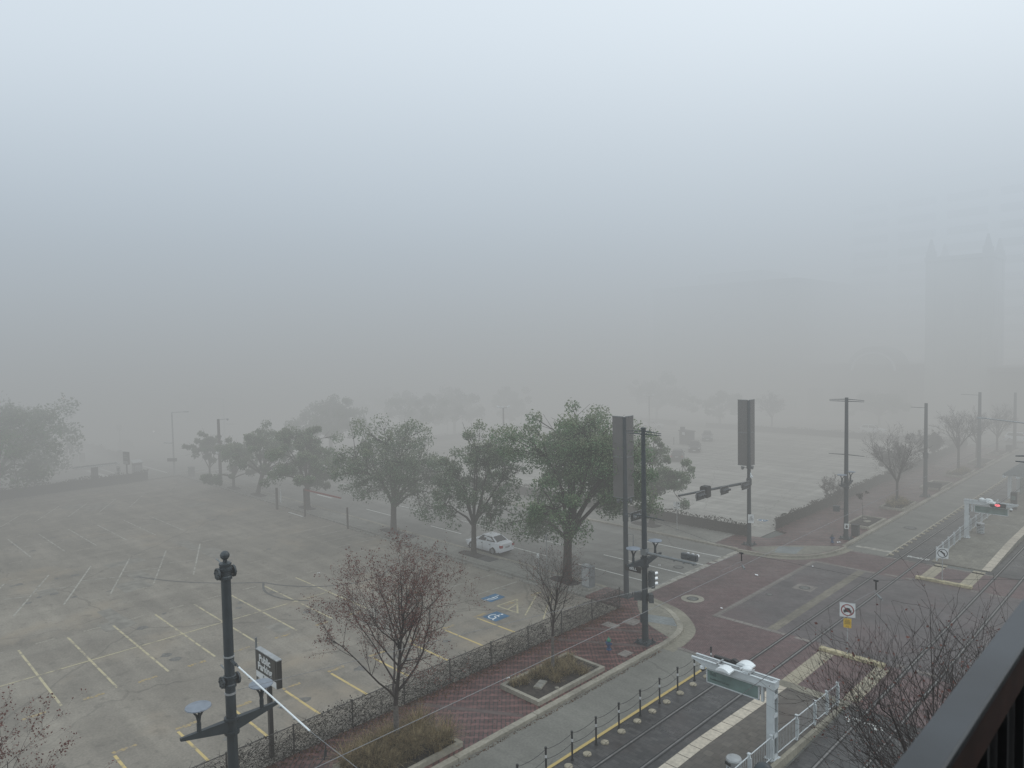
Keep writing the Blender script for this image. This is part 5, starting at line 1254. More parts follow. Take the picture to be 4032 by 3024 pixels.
def stationbin(label, loc):
    t = thing('litter_bin', label, 'bin', loc)
    MB().lathe([(.26, .02), (.26, .62)], 16).obj('bin_body', M['sigback'], t, True)
    s = MB()
    for z in (.06, .2, .34, .48, .62): s.lathe([(.285, z), (.295, z + .02), (.285, z + .04)], 18)
    for k in range(18): s.box((.285 * math.cos(R(20 * k)), .285 * math.sin(R(20 * k)), .33), (.02, .02, .6), R(20 * k))
    s.obj('bin_cage', M['whitesteel'], t)
    MB().lathe([(.275, .62), (.30, .66), (.30, .84), (.31, .86), (.28, .92), (.10, .945)], 20).obj('bin_top', M['discgrey'] if False else M['galv'], t, True)
    MB().box((-.1, -.26, .75), (.26, .1, .10), R(-15)).obj('opening', M['black'], t)
stationbin('round grey station bin by the near picket fence at the bottom edge', (-13.32, 25.2, .35))
stationbin('round grey station bin behind the far gantry post', (-15.0, 72.8, .35))

# shelter at the right edge
t = thing('station_shelter', 'station canopy with a pale slatted roof at the right picture edge', 'shelter', (-16.2, 89.8, .35))
MB().box((2.2, 10, 2.52), (5.2, .14, .12)).box((2.2, .3, 2.52), (5.2, .14, .12)).box((-.3, 10, 2.5), (.12, 20, .16)).box((4.6, 10, 2.5), (.12, 20, .16)).box((-.2, -.2, 2.44), (.3, .3, .12)).box((1.0, -.2, 2.44), (.3, .3, .12)).obj('roof_frame', M['whitesteel'], t)
s = MB()
for k in range(40): s.box((2.15, .1 + .5 * k, 2.64), (5.1, .24, .03), rx=R(-28))
s.obj('roof_slats', mat('roof_slat', (.30, .335, .34), .3), t)
for k in range(5): MB().box((.15, .7 + 4.5 * k, 1.22), (.34, .34, 2.44)).obj('column', M['whitesteel'], t)
for k in range(5): MB().box((3.9, .7 + 4.5 * k, 1.22), (.3, .3, 2.44)).obj('column', M['whitesteel'], t)
MB().box((.9, 3.5, 1.2), (.06, 3.5, 1.7)).obj('glass_screen', M['glassgreen'], t)
t = thing('ticket_machine', 'dark slim machine standing at the front of the station canopy', 'ticket machine', (-14.75, 85.2, .35))
MB().box((0, 0, .85), (.5, .45, 1.7)).obj('machine_body', M['bin'], t); MB().box((0, -.235, 1.15), (.36, .02, .4)).obj('screen', M['glassgreen'], t)

# ------------------------------------------------------------------ signs at the crossing
def ring(mb, r, w_, y, z0, x0=0, n=28, m=0):
    vs = []
    for i in range(n):
        a = 2 * PI * i / n
        for q in (r, r - w_): vs.append((x0 + q * math.cos(a), y, z0 + q * math.sin(a)))
    mb.add(vs, [(2 * i, 2 * ((i + 1) % n), 2 * ((i + 1) % n) + 1, 2 * i + 1) for i in range(n)], m)
def slash(mb, a, c, w_, y, m=0):
    d_ = Vector((c[0] - a[0], c[1] - a[1])).normalized(); p_ = Vector((-d_.y, d_.x)) * w_ / 2
    mb.add([(a[0] - p_.x, y, a[1] - p_.y), (c[0] - p_.x, y, c[1] - p_.y), (c[0] + p_.x, y, c[1] + p_.y), (a[0] + p_.x, y, a[1] + p_.y)], [(0, 1, 2, 3)], m)
def sign_post(label, loc, rz, zc, s, h):
    t = thing('traffic_sign', label, 'sign', loc, rz)
    MB().tube([(0, .03, 0), (0, .03, h)], .030, 6).obj('post', M['galv'], t)
    MB().box((0, 0, zc), (s, .02, s)).obj('sign_plate', M['signwhite'], t); return t
t = sign_post('no cars sign, white square with red ring above a yellow plaque by the tracks', (-14.5, 40.3, 0), R(20), 2.65, .78, 3.0)
MB().box((0, .012, 2.65), (.82, .012, .82)).obj('sign_border', M['galv'], t)
b = MB(); ring(b, .33, .055, -.0125, 2.65); slash(b, (-.22, 2.87), (.22, 2.43), .05, -.0140); b.obj('prohibition_ring', M['signred'], t)
b = MB().box((0, -.0115, 2.60), (.40, .002, .13)).box((0, -.0115, 2.70), (.26, .002, .12)).box((-.14, -.0118, 2.52), (.09, .002, .06)).box((.14, -.0118, 2.52), (.09, .002, .06)).box((0, -.0115, 2.76), (.10, .002, .03))
b.obj('car_pictogram', M['black'], t)
pq = MB().box((0, 0, 1.92), (.40, .02, .52)).obj('plaque', M['signyellow'], t)
lettering('lettering', 'STOP\nTRAINS\nAHEAD', .105, M['black'], pq, (0, -.0125, 1.98), (R(90), 0, 0), width=.85)
lettering('lettering', '<>', .13, M['black'], pq, (0, -.0125, 1.74), (R(90), 0, 0))
t = sign_post('no left turn sign, white square with a dark bent arrow on the far yellow bar', (-14.1, 57.3, 0), R(20), 2.15, .74, 2.5)
b = MB(); ring(b, .32, .05, -.0125, 2.15); b.obj('prohibition_ring', M['black'], t)
b = MB(); slash(b, (.12, 1.95), (.12, 2.15), .08, -.0120); slash(b, (.14, 2.12), (-.08, 2.26), .08, -.0128); b.add([(-.20, -.013, 2.27), (-.02, -.013, 2.19), (-.02, -.013, 2.36)], [(0, 1, 2)]); slash(b, (-.22, 2.37), (.22, 1.93), .045, -.0140); b.obj('arrow_pictogram', M['black'], t)
t = thing('traffic_sign', 'pair of small white parking plates on a thin post before the far lot fence', 'sign', (-35.8, 57.1, PZ)); MB().tube([(0, 0, 0), (0, 0, 2.75)], .03, 6).obj('post', M['galv'], t)
for x, z in ((-.18, 2.5), (.2, 2.55)): MB().box((x, -.04, z), (.30, .02, .42)).box((x, -.04, z - .36), (.30, .02, .2)).obj('sign_plate', M['signwhite'], t)
b = MB().box((.2, -.052, 2.6), (.16, .004, .16)).box((-.18, -.052, 2.15), (.18, .004, .08)); b.obj('sign_print', M['greenink'], t)
t = thing('traffic_sign', 'thin post with a small pale plate on the Bell pavement left of the big oak', 'sign', (-35.9, 38.3, PZ)); MB().tube([(0, 0, 0), (0, 0, 2.0)], .028, 6).obj('post', M['galv'], t); MB().box((0, -.03, 1.85), (.26, .02, .34)).obj('sign_plate', M['signwhite'], t)
t = thing('traffic_sign', 'tall bare signpost between the silver sedan and the big oak', 'sign', (-36.6, 40.0, PZ)); MB().tube([(0, 0, 0), (0, 0, 3.0)], .035, 6).obj('post', M['galv'], t); MB().box((0, 0, 2.75), (.03, .30, .45)).obj('sign_plate', M['galv'], t)
t = thing('utility_cabinet', 'grey utility cabinet on a concrete plinth between the big oak and the corner pole', 'cabinet', (-31.9, 39.2, PZ)); MB().box((0, 0, .95), (.75, .6, 1.5)).obj('cabinet_body', M['polegrey'], t); MB().box((0, 0, .1), (1.1, 1.0, .2)).obj('plinth', M['conc'], t); MB().box((-.05, -.1, 1.75), (.5, .3, .12)).box((0, -.305, .95), (.62, .02, 1.3)).obj('cabinet_door', M['galv'], t)
t = thing('timber_post', 'short timber post in the parking row under the spreading oak', 'post', (-60.65, 37.5, 0)); MB().box((0, 0, 1.05), (.14, .14, 2.1)).obj('post', M['wood'], t); 
for x in (-59.45, -56.95, -54.37, -51.8, -49.2, -46.57, -43.98, -41.4, -38.8, -36.2):
    o = MB().prism([(-.9, -.09), (.9, -.09), (.86, .09), (-.86, .09)], 0, .13).obj('wheel_stop', M['conc']); o.location = (x, 37.55, 0.002); tag(o, 'weathered concrete wheel stop in the row along the Bell pavement', 'wheel stop', 'wheel stops along the Bell pavement')
MBg = thing('barrier_gate', 'dark gate post with a long maroon arm across the lot driveway', 'gate', (-68.6, 37.3, 0))
MB().box((0, 0, 1.5), (.16, .16, 3.0)).tube([(0, 0, 2.2), (-.2, .1, 2.9)], .04, 6).obj('gate_post', M['wood'], MBg); MB().box((2.7, .5, 2.72), (5.8, .10, .14), R(10), ry=R(3)).obj('gate_arm', M['maroon'], MBg); MB().tube([(-.5, .3, 0), (-.5, .3, 1.6)], .03, 6).obj('sensor_post', M['wood'], MBg)
t = thing('timber_post', 'timber post with a pale notice at the lot driveway beside the rounded oak', 'post', (-74.2, 37.0, 0)); MB().box((0, 0, 1.2), (.2, .2, 2.4)).obj('post', M['wood'], t); MB().box((.35, .3, 1.5), (.2, .05, 1.4)).obj('notice', M['signwhite'], t)
struct('road_marking', MB().line((-71.8, 37.1), (-68.7, 37.1), .22, .02), M['white'])
MBo = MB().box((0, 0, .4), (.24, .24, .02)).obj('paving_slab', M['conc']); MBo.location = (-36.6, 35.4, -.37); tag(MBo, 'small pale slab lying loose on the lot by the accessible bays', 'slab')
for i, (x, y, z, lab) in enumerate(((-24.65, 50.2, .02, 'white paper scrap on the dark brick before the long crosswalk band'), (-31.4, 47.5, .01, 'white cup lying on the Bell lane near the manhole'), (-23.2, 42.3, .02, 'tiny white scrap beside the near corner of the crosswalk band'), (-26.3, 25.6, PZ + .01, 'white scrap on the brick pavement beside the second planter'), (-23.3, 62.7, PZ + .01, 'bright white litter beside the far hydrant'), (-22.4, 55.0, .02, 'white scrap on brick inside the far crosswalk corner'), (-23.5, 22.5, .01, 'white crumb in the near gutter'), (-50.2, 28.3, .012, 'tiny white scrap on the near lot inside the curved tyre mark'))):
    rng = random.Random(i); s = .16 if i in (0, 4) else .09
    o = MB().add([(-s, -s * .4, 0), (0, -s * .7, .05), (s, -s * .2, .01), (s * .8, s * .5, .06), (-.1 * s, s * .6, .02), (-s, s * .4, .05)], [(0, 1, 4, 5), (1, 2, 3, 4)]).obj('paper_scrap', M['white2']); o.location = (x, y, z); o.rotation_euler = (0, 0, rng.uniform(0, 3)); tag(o, lab, 'litter')
# ------------------------------------------------------------------ cars
def car(name, label, cat, loc, rz, kind, paint, lights=False, simple=False, plate=True):
    t = thing(name, label, cat, loc, rz)
    if kind == 'sedan':
        L = [(2.24, .34, .60, .58), (2.12, .22, .70, .76), (1.75, .17, .80, .84), (1.0, .17, .93, .86), (0, .17, .96, .87), (-1.0, .17, 1.0, .87), (-1.55, .18, 1.06, .85), (-2.0, .24, 1.04, .80), (-2.2, .34, .95, .70)]
        gh = ((1.02, -1.72, .77, .92, 1.04), (.22, -.92, .56, 1.50)); wb = (1.38, -1.24); wr = .31
    else:
        L = [(2.26, .40, .78, .62), (2.14, .28, .88, .80), (1.75, .22, .98, .88), (1.0, .22, 1.08, .91), (0, .22, 1.10, .92), (-1.1, .22, 1.12, .92), (-1.7, .24, 1.16, .90), (-2.1, .30, 1.14, .86), (-2.25, .42, 1.0, .76)]
        gh = ((1.05, -2.12, .82, 1.05, 1.12), (.30, -1.72, .62, 1.68)); wb = (1.38, -1.30); wr = .36
    b = MB(); vs = []; n = 0
    for x, zb, zt, hw in L:
        half = [(hw * .86, zb), (hw * .98, zb + .22 * (zt - zb)), (hw, zb + .58 * (zt - zb)), (hw * .95, zt - .06), (hw * .82, zt), (hw * .35, zt + .03)]
        ringp = [(x, y, z) for y, z in half] + [(x, -y, z) for y, z in reversed(half)]
        n = len(ringp); vs += ringp
    fs = [(i * n + k, (i + 1) * n + k, (i + 1) * n + (k + 1) % n, i * n + (k + 1) % n) for i in range(len(L) - 1) for k in range(n)]
    fs += [tuple(range(n)), tuple(reversed(range((len(L) - 1) * n, len(L) * n)))]
    b.add(vs, fs); body = b.obj('body', paint, t, True)
    (xf, xr, hb, zbf, zbr), (rf, rr_, hr, zr) = gh
    B4 = [Vector((xf, hb, zbf - .04)), Vector((xf, -hb, zbf - .04)), Vector((xr, -hb * .92, zbr - .04)), Vector((xr, hb * .92, zbr - .04))]
    T4 = [Vector((rf, hr, zr - .03)), Vector((rf, -hr, zr - .03)), Vector((rr_, -hr * .95, zr - .05)), Vector((rr_, hr * .95, zr - .05))]
    cab = MB(); cab.add(B4 + T4, [(0, 1, 5, 4), (1, 2, 6, 5), (2, 3, 7, 6), (3, 0, 4, 7)])
    m0 = (T4[0] + T4[1]) / 2
    top = [T4[0], T4[1], T4[2], T4[3]]
    ctr = [(T4[0] * .7 + T4[2] * .3) + Vector((0, 0, .05)), (T4[1] * .7 + T4[3] * .3) + Vector((0, 0, .05)), (T4[2] * .7 + T4[0] * .3) + Vector((0, 0, .05)), (T4[3] * .7 + T4[1] * .3) + Vector((0, 0, .05))]
    cab.add(top + ctr, [(0, 1, 5, 4), (1, 2, 6, 5), (2, 3, 7, 6), (3, 0, 4, 7), (4, 5, 6, 7)])
    cab.obj('roof', paint, t)
    def pane(nm, a, b_, c, d_, u0, u1, v0, v1):
        nn = (b_ - a).cross(d_ - a).normalized() * .012
        P = lambda u, v: (a.lerp(b_, u)).lerp(d_.lerp(c, u), v) + nn
        q = [P(u0, v0), P(u1, v0), P(u1, v1), P(u0, v1)]
        MB().add(q + [x - nn * 1.6 for x in q], [(0, 1, 2, 3), (7, 6, 5, 4), (0, 4, 5, 1), (1, 5, 6, 2), (2, 6, 7, 3), (3, 7, 4, 0)]).obj(nm, M['carglass'], t)
    pane('windscreen', B4[1], B4[0], T4[0], T4[1], .06, .94, .10, .94) if False else pane('windscreen', B4[0], B4[1], T4[1], T4[0], .06, .94, .10, .94)
    pane('rear_window', B4[2], B4[3], T4[3], T4[2], .07, .93, .16, .92)
    for A_, B_, C_, D_ in ((B4[1], B4[2], T4[2], T4[1]), (B4[3], B4[0], T4[0], T4[3])):
        pane('side_window', A_, B_, C_, D_, .06, .48, .14, .92); pane('side_window', A_, B_, C_, D_, .52, .92, .14, .92)
    for x in wb:
        for q in (-1, 1):
            w_ = MB().lathe([(wr * .72, -.10), (wr, -.085), (wr, .085), (wr * .72, .10)], 18, (x, q * (hb + .0), wr), 0, (0, q, 0)).obj('wheel', M['rubber'], t, True)
            MB().lathe([(wr * .68, .09), (wr * .64, .105), (wr * .15, .11)], 10, (x, q * hb, wr), 0, (0, q, 0)).obj('rim', M['rim'], w_)
            MB().lathe([(wr * 1.17, -.02), (wr * 1.17, .015)], 20, (x, q * (hb + .075), wr * 1.02), 0, (0, q, 0)).obj('wheel_arch', M['black'], body)
    zt = L[-1][2]
    MB().box((0, 0, .20), (3.9, 1.45, .14)).obj('underbody_shade', M['black'], body)  # black slab added beneath to darken the car's contact shadow
    for q in (-1, 1):
        MB().box((L[-1][0] + .06, q * (L[-1][3] - .02), zt - .15), (.22, .26, .20), q * R(-18)).obj('tail_light', M['taillight'], t)
        MB().box((L[1][0] - .04, q * (L[1][3] - .12), L[1][2] - .10), (.28, .30, .16), q * R(-20)).obj('headlight', M['headlamp'] if lights else M['headlight'], t)
        MB().box((gh[0][0] - .22, q * (hb + .14), zbf + .10), (.14, .18, .13)).obj('wing_mirror', paint, t)
        if not simple:
            for x in (.05, -.92): MB().box((x, q * (hb + .095), .84 if kind == 'sedan' else .98), (.2, .02, .035)).obj('door_handle', M['black'], t)
            s = MB()
            for x in (.98, -.02, -1.0): s.box((x, q * (L[4][3] + .002), .62), (.012, .008, .62))
            s.obj('door_gap', M['black'], body)
    MB().box((L[-1][0] - .0, 0, .50 if kind == 'sedan' else .6), (.16, 1.36, .26)).obj('bumper', paint, t)
    if plate: MB().box((L[-1][0] - .03, 0, zt - .26), (.03, .50, .16)).obj('number_plate', M['signwhite'] if kind != 'sedan' else M['galv'], t); MB().box((L[0][0] + .0, 0, .42), (.04, .46, .13)).obj('number_plate', M['signwhite'], t)
    MB().box((L[0][0] - .03, 0, L[0][2] - .14), (.10, .80, .14)).obj('grille', M['black'], t)
    if kind == 'sedan' and not simple: MB().box((xr - .05, 0, 1.075), (.30, 1.2, .02)).tube([(-.55, 0, 1.54), (-.68, 0, 1.66)], .008, 4).obj('boot_lip', M['silver'], t)
    return t
car('parked_car', 'silver saloon parked at the kerb of Bell street under the oaks', 'car', (-44.75, 41.62, 0), PI, 'sedan', M['silver'])
car('parked_car', 'black SUV seen from behind, nearest car in the far lot', 'car', (-58.3, 93.3, 0.0), R(118), 'suv', M['carblack'])
car('parked_car', 'black SUV facing the street, parked by the dark pay booth', 'car', (-60.9, 102.6, 0.0), R(-62), 'suv', M['carblack'])
car('parked_car', 'dark car mostly hidden behind the pay booth', 'car', (-66.0, 115.5, 0.0), R(-60), 'suv', M['cargrey'], simple=True)
car('parked_car', 'dim dark car beside the lamp post base left of the pay booth', 'car', (-78.6, 110.0, 0.0), R(100), 'suv', M['carblack'], simple=True)
car('parked_car', 'pale car parked farther back next to the fence gap of the far lot', 'car', (-84.5, 126.0, 0.0), R(20), 'sedan', M['silver'], simple=True)
car('parked_car', 'faint dark saloon under the misty oaks, left of the two', 'car', (-100.6, 90.5, 0.0), R(-25), 'sedan', M['carblack'], simple=True)
car('parked_car', 'faint dark saloon under the misty oaks, right of the two', 'car', (-100.6, 95.6, 0.0), R(-25), 'sedan', M['cargrey'], simple=True)
car('moving_car', 'dim dark car with its lights on heading down the left street', 'car', (-144.0, 42.6, 0.0), R(0), 'suv', M['carblack'], simple=True)
car('moving_car', 'pale van-like car far down Bell street in the thick fog', 'car', (-169.0, 86.0, 0.0), R(-60), 'suv', M['silver'], simple=True)

# ------------------------------------------------------------------ far lot furniture
t = thing('pay_booth', 'dark open-framed pay booth with a white notice in the far lot', 'booth', (-66.0, 108.6, 0), R(-20))
MB().box((-1.0, 0, 1.2), (.5, 1.3, 2.4)).box((1.0, 0, 1.1), (.5, 1.3, 2.2)).box((0, .4, 1.1), (1.6, .3, 2.0)).box((0, 0, 2.35), (2.7, 1.6, .18)).obj('booth_frame', M['bin'], t)
MB().box((0, -.72, 1.95), (.75, .04, .5)).obj('notice', M['signwhite'], t); MB().box((-1.15, 0, 2.7), (.6, .6, .5)).obj('roof_box', M['bin'], t)
t = thing('bollard', 'thin dark bollard left of the pay booth', 'bollard', (-67.6, 107.0, 0)); MB().tube([(0, 0, 0), (0, 0, 1.3)], .07, 8).obj('post', M['bin'], t)
def lotlamp(label, loc, h, heads, matl, signs=True):
    t = thing('lot_lamp', label, 'lamp post', loc)
    MB().tube([(0, 0, 0), (0, 0, h)], [.17, .12], 10).obj('pole', matl, t, True)
    MB().box((0, 0, h - .05), (1.3 if heads > 1 else .3, .12, .10), R(45)).obj('cross_bar', matl, t)
    for q in ((-1, 1) if heads > 1 else (1,)):
        MB().box((q * .62, q * .62, h + .14), (.55, .50, .16), R(45), rx=R(18), ry=q * R(-24)).obj('lamp_head', M['whiteplastic'], t)
    if heads > 2: MB().box((0, -.3, h + .1), (.55, .6, .2), R(45)).obj('lamp_head', M['whiteplastic'], t)
    if signs:
        MB().box((-.05, -.2, 2.55), (.5, .03, .7), R(40)).obj('notice', M['signwhite'], t); MB().box((-.05, -.2, 1.4), (.42, .2, .5), R(40)).obj('meter_box', M['polegrey'], t)
lotlamp('timber lot lamp with three pale heads and notices behind the thin oak', (-86.1, 83.9, 0), 7.3, 3, M['wood'])
lotlamp('faint lot lamp with pale heads left of the tall sign panels', (-84.0, 123.8, 0), 6.9, 3, M['wood'])
t = thing('street_light', 'grey street light with one short arm among the misty oaks', 'street light', (-103.6, 76.8, 0)); MB().tube([(0, 0, 0), (0, 0, 6.3)], [.12, .08], 8).obj('pole', M['galv'], t); MB().tube([(0, 0, 6.25), (-1.7, -1.0, 6.2)], .04, 6).box((-1.9, -1.1, 6.2), (.6, .3, .12), R(30)).obj('lamp_arm', M['galv'], t)
for x, y, h, lab in ((-107.6, 89.5, 3.6, 'thin dark signpost between the two misty oaks'), (-105.2, 96.5, 3.3, 'thin dark signpost behind the two faint saloons'), (-104.9, 107.5, 4.2, 'thin pole beside the misty round oak')):
    t = thing('sign_post', lab, 'post', (x, y, 0)); MB().tube([(0, 0, 0), (0, 0, h)], .06, 6).obj('post', M['polegrey'], t); MB().box((0, -.05, h - .3), (.4, .03, .5), R(45)).obj('sign_plate', M['polegrey'], t)

# ------------------------------------------------------------------ the left crossing and what lies beyond
t = thing('bus_shelter', 'flat white-edged bus shelter behind the overgrown fence at the left', 'bus shelter', (-107.6, 27.8, PZ))
MB().box((0, 0, 1.15), (.7, .7, 2.3)).obj('column', M['bin'], t); MB().box((0, .2, 2.42), (1.9, 5.4, .08)).obj('roof', M['sigback'], t)
MB().box((.95, .2, 2.47), (.09, 5.5, .12)).box((-.95, .2, 2.47), (.06, 5.5, .10)).box((0, -2.5, 2.47), (1.9, .07, .1)).box((0, 2.9, 2.47), (1.9, .07, .1)).box((0, .2, 2.49), (1.9, .07, .08)).obj('roof_edge', M['signwhite'], t)
t = thing('lot_sign', 'dark parking sign on a thin post at the left corner of the near lot', 'sign', (-104.9, 31.0, 0), R(12))
MB().tube([(0, 0, 0), (0, 0, 2.9)], .10, 8).obj('post', M['bin'], t); c_ = MB().box((0, 0, 3.5), (1.25, .22, 1.7)).obj('cabinet', M['darkbrown'], t)
lettering('lettering', 'Public\nParking', .33, M['galv'], c_, (0, -.12, 3.75), (R(90), 0, 0)); MB().box((0, -.115, 2.92), (1.15, .02, .34)).obj('sign_strip', M['galv'], c_)
t = thing('kiosk', 'pale pillar kiosk with a sloping white cap beside the lot sign', 'kiosk', (-107.2, 33.0, PZ)); MB().box((0, 0, 1.15), (.85, 1.1, 2.3)).obj('kiosk_body', M['polegrey'], t); MB().box((.44, 0, 1.2), (.02, .9, 1.5)).box((0, -.56, 1.2), (.7, .02, 1.5)).obj('kiosk_panel', M['galv'], t); MB().box((-.1, 0, 2.42), (1.1, 1.3, .12), ry=R(16)).obj('kiosk_cap', M['signwhite'], t)
t = thing('street_light', 'pale tall street light with a short arm at the left crossing', 'street light', (-105.1, 37.2, PZ)); MB().tube([(0, 0, 0), (0, 0, 9.1)], [.13, .09], 8).obj('pole', M['galv'], t); MB().tube([(0, 0, 9.05), (2.3, .9, 9.2)], .05, 6).box((2.5, 1.0, 9.2), (.8, .3, .12), R(20)).obj('lamp_arm', M['galv'], t); MB().box((-1.0, -.3, 4.7), (1.3, .5, .2), R(20)).obj('lamp_head', M['signwhite'], t); MB().box((-.1, -.2, 2.35), (1.3, .2, .45), R(45)).obj('sign_plate', M['bin'], t)
for x, y, h, lab, w_ in ((-105.0, 38.9, 1.5, 'stubby dark post pair at the near corner of the left crossing', .6),):
    t = thing('utility_cabinet', lab, 'cabinet', (x + 1.6, y, PZ)); MB().box((0, 0, .6), (.9, .6, 1.2)).box((0, 0, 1.25), (1.0, .7, .08)).obj('cabinet_body', M['polegrey'], t)
t = thing('utility_pole', 'dark timber pole with a bell-shaped white box among the Bell street trees', 'pole', (-92.8, 38.6, PZ)); MB().tube([(0, 0, 0), (0, 0, 8.7)], [.22, .17], 9).obj('pole', M['wood'], t, True)
MB().box((.3, -.2, 5.1), (.22, .16, .8)).box((-.3, -.2, 5.3), (.16, .16, .5)).ball((-.05, -.25, 4.3), .25, 8).obj('meter_box', M['signwhite'], t); MB().tube([(0, 0, 8.6), (1.1, .6, 8.75)], .04, 5).ball((1.2, .7, 8.7), .16, 8).obj('lamp_arm', M['galv'], t)
t = thing('street_light', 'very faint tall light pole just right of the wide oak beyond the crossing', 'street light', (-129.7, 55.0, PZ)); MB().tube([(0, 0, 0), (0, 0, 8.9)], [.16, .11], 8).obj('pole', M['galv'], t); MB().tube([(0, 0, 8.8), (-2.4, -1.2, 9.0)], .06, 6).obj('lamp_arm', M['galv'], t); MB().box((.2, -.2, 2.0), (.3, .3, 1.6)).obj('notice', M['signwhite'], t); MB().box((1.3, .6, 4.3), (1.9, .3, .16), R(25)).obj('lamp_head', M['galv'], t)
t = thing('street_light', 'pale pole with a round box in front of the big tree at the left edge', 'street light', (-124.4, 21.2, PZ)); MB().tube([(0, 0, 0), (0, 0, 8.2)], [.2, .16], 8).ball((0, 0, 6.5), .34, 8).obj('pole', M['signwhite'], t)
t = thing('traffic_light', 'dark signal post with two pale lenses across the left street', 'traffic light', (-133.0, 30.5, PZ)); MB().tube([(0, 0, 0), (0, 0, 4.3)], .12, 8).obj('post', M['bin'], t); MB().box((-.2, -.1, 3.9), (.5, .4, 1.2), R(40)).obj('housing', M['bin'], t); MB().ball((-.15, -.35, 4.1), .20, 8).ball((-.15, -.35, 3.6), .17, 8).obj('lens', M['signwhite'], t)
t = thing('traffic_light', 'tiny red light glowing in the fog at the upper left', 'traffic light', (-168.0, 38.6, 0)); MB().tube([(0, 0, 0), (0, 0, 9.1)], .10, 8).obj('post', M['polegrey'], t); MB().box((0, 0, 8.75), (.5, .5, .8)).obj('housing', M['bin'], t); MB().ball((.22, -.3, 8.85), .24, 10).obj('lens', M['farred'], t)
t = thing('moving_vehicle', 'one bright white lamp glowing over a dim vehicle on the left street', 'vehicle', (-160.0, 52.6, 0)); MB().box((0, 0, 1.0), (4.6, 1.9, 1.2)).box((-.3, 0, 1.85), (2.6, 1.7, .8)).obj('body', M['carblack'], t); MB().ball((2.2, -.7, 3.2) if False else (2.25, -.55, 1.35), .20, 10).obj('headlight', M['headlamp'], t)
for x in (1.4, -1.4):
    for q in (-.9, .9): MB().lathe([(.34, -.1), (.34, .1)], 12, (x, q, .34), 0, (0, 1, 0)).obj('wheel', M['rubber'], t)
t = thing('traffic_light', 'dim signal head and pole at the crossing behind the broad faded oak', 'traffic light', (-128.9, 68.0, 0)); MB().tube([(0, 0, 0), (0, 0, 3.4)], .09, 6).obj('post', M['galv'], t); MB().box((-.9, -.5, 2.9), (1.3, .4, 1.0), R(40)).box((.5, .2, 2.9), (.4, .4, .9), R(40)).obj('housing', M['bin'], t)
for x, y, lab in ((-137.6, 66.6, 'small faint sign plate with a pale centre beyond Bell street'), (-137.0, 69.0, 'small pale faint plate on a stick beyond Bell street')):
    t = thing('traffic_sign', lab, 'sign', (x, y, 0)); MB().tube([(0, 0, 0), (0, 0, 2.2)], .06, 6).obj('post', M['galv'], t); MB().box((0, -.05, 1.8), (.9, .05, .7), R(45)).obj('sign_plate', M['bin'] if 'centre' in lab else M['signwhite'], t)
t = thing('traffic_light', 'small dim signal box floating pale in the fog down Bell street', 'traffic light', (-158.0, 76.6, 0)); MB().tube([(0, 0, 0), (0, 0, 4.6)], .10, 6).obj('post', M['galv'], t); MB().box((0, 0, 4.2), (1.2, .4, .6), R(45)).obj('housing', M['bin'], t); MB().ball((.3, -.2, 4.2), .2, 8).obj('lens', M['signwhite'], t)
t = thing('traffic_sign', 'white-framed sign at the stop line left of the kiosk', 'sign', (-108.1, 30.9, PZ)); MB().tube([(0, 0, 0), (0, 0, 1.3)], .05, 6).obj('post', M['galv'], t); MB().box((0, 0, 1.55), (.6, .05, .8), R(40)).obj('sign_plate', M['signwhite'], t); MB().box((.03, -.05, 1.5), (.3, .04, .4), R(40)).obj('sign_print', M['bin'], t)
t = thing('traffic_sign', 'pale square sign on a thin post in front of the dark moving car', 'sign', (-137.0, 39.6, PZ)); MB().tube([(0, 0, 0), (0, 0, 4.8)], .07, 6).obj('post', M['galv'], t); MB().box((0, -.05, 4.6), (.9, .05, 1.0), R(45)).obj('sign_plate', M['signwhite'], t)
t = thing('utility_cabinet', 'pale cabinet with a dark one beside it across the left street', 'cabinet', (-131.5, 31.2, PZ)); MB().box((0, 0, .7), (.9, .8, 1.4)).obj('cabinet_body', M['galv'], t); MB().box((.3, 1.0, .75), (.8, .7, 1.5)).obj('cabinet_door', M['bin'], t)
o_ = overgrown('dim overgrown fence running away along the far side of Bell street', (-126, 37.0), (-190, 36.0), 1.6, 2500, .25, 44, 'vinegreen', False)
for x, y, h, lab in ((-64.9, 151.5, 5.0, 'white thin sign structure behind the back fence by a flat canopy'), (-41.0, 151.4, 4.2, 'pale sign on a white post beyond the back fence near the vase-shaped tree'), (-36.0, 152.4, 3.6, 'small pale sign plate beyond the side street')):
    t = thing('traffic_sign', lab, 'sign', (x, y, PZ)); MB().tube([(0, 0, 0), (0, 0, h)], .10, 6).obj('post', M['signwhite'], t); MB().box((.1, -.1, h - .6), (.7, .06, 1.2), R(40)).obj('sign_plate', M['signwhite'], t)
t = thing('canopy', 'thin flat canopy on slender posts behind the back fence', 'canopy', (-71.0, 152.6, PZ)); MB().box((0, 0, 4.2), (11, 3, .18)).obj('roof', M['galv'], t)
for x in (-5, 0, 5): MB().tube([(x, 0, 0), (x, 0, 4.2)], .10, 6).obj('post', M['galv'], t)
car('parked_car', 'barely visible pale car beyond the side street near the vase-shaped tree', 'car', (-46.5, 141.5, 0), R(5), 'suv', M['silver'], simple=True)
car('moving_car', 'barely visible car on the side street at the picture edge', 'car', (-24.0, 143.0, 0), R(5), 'suv', M['silver'], simple=True)

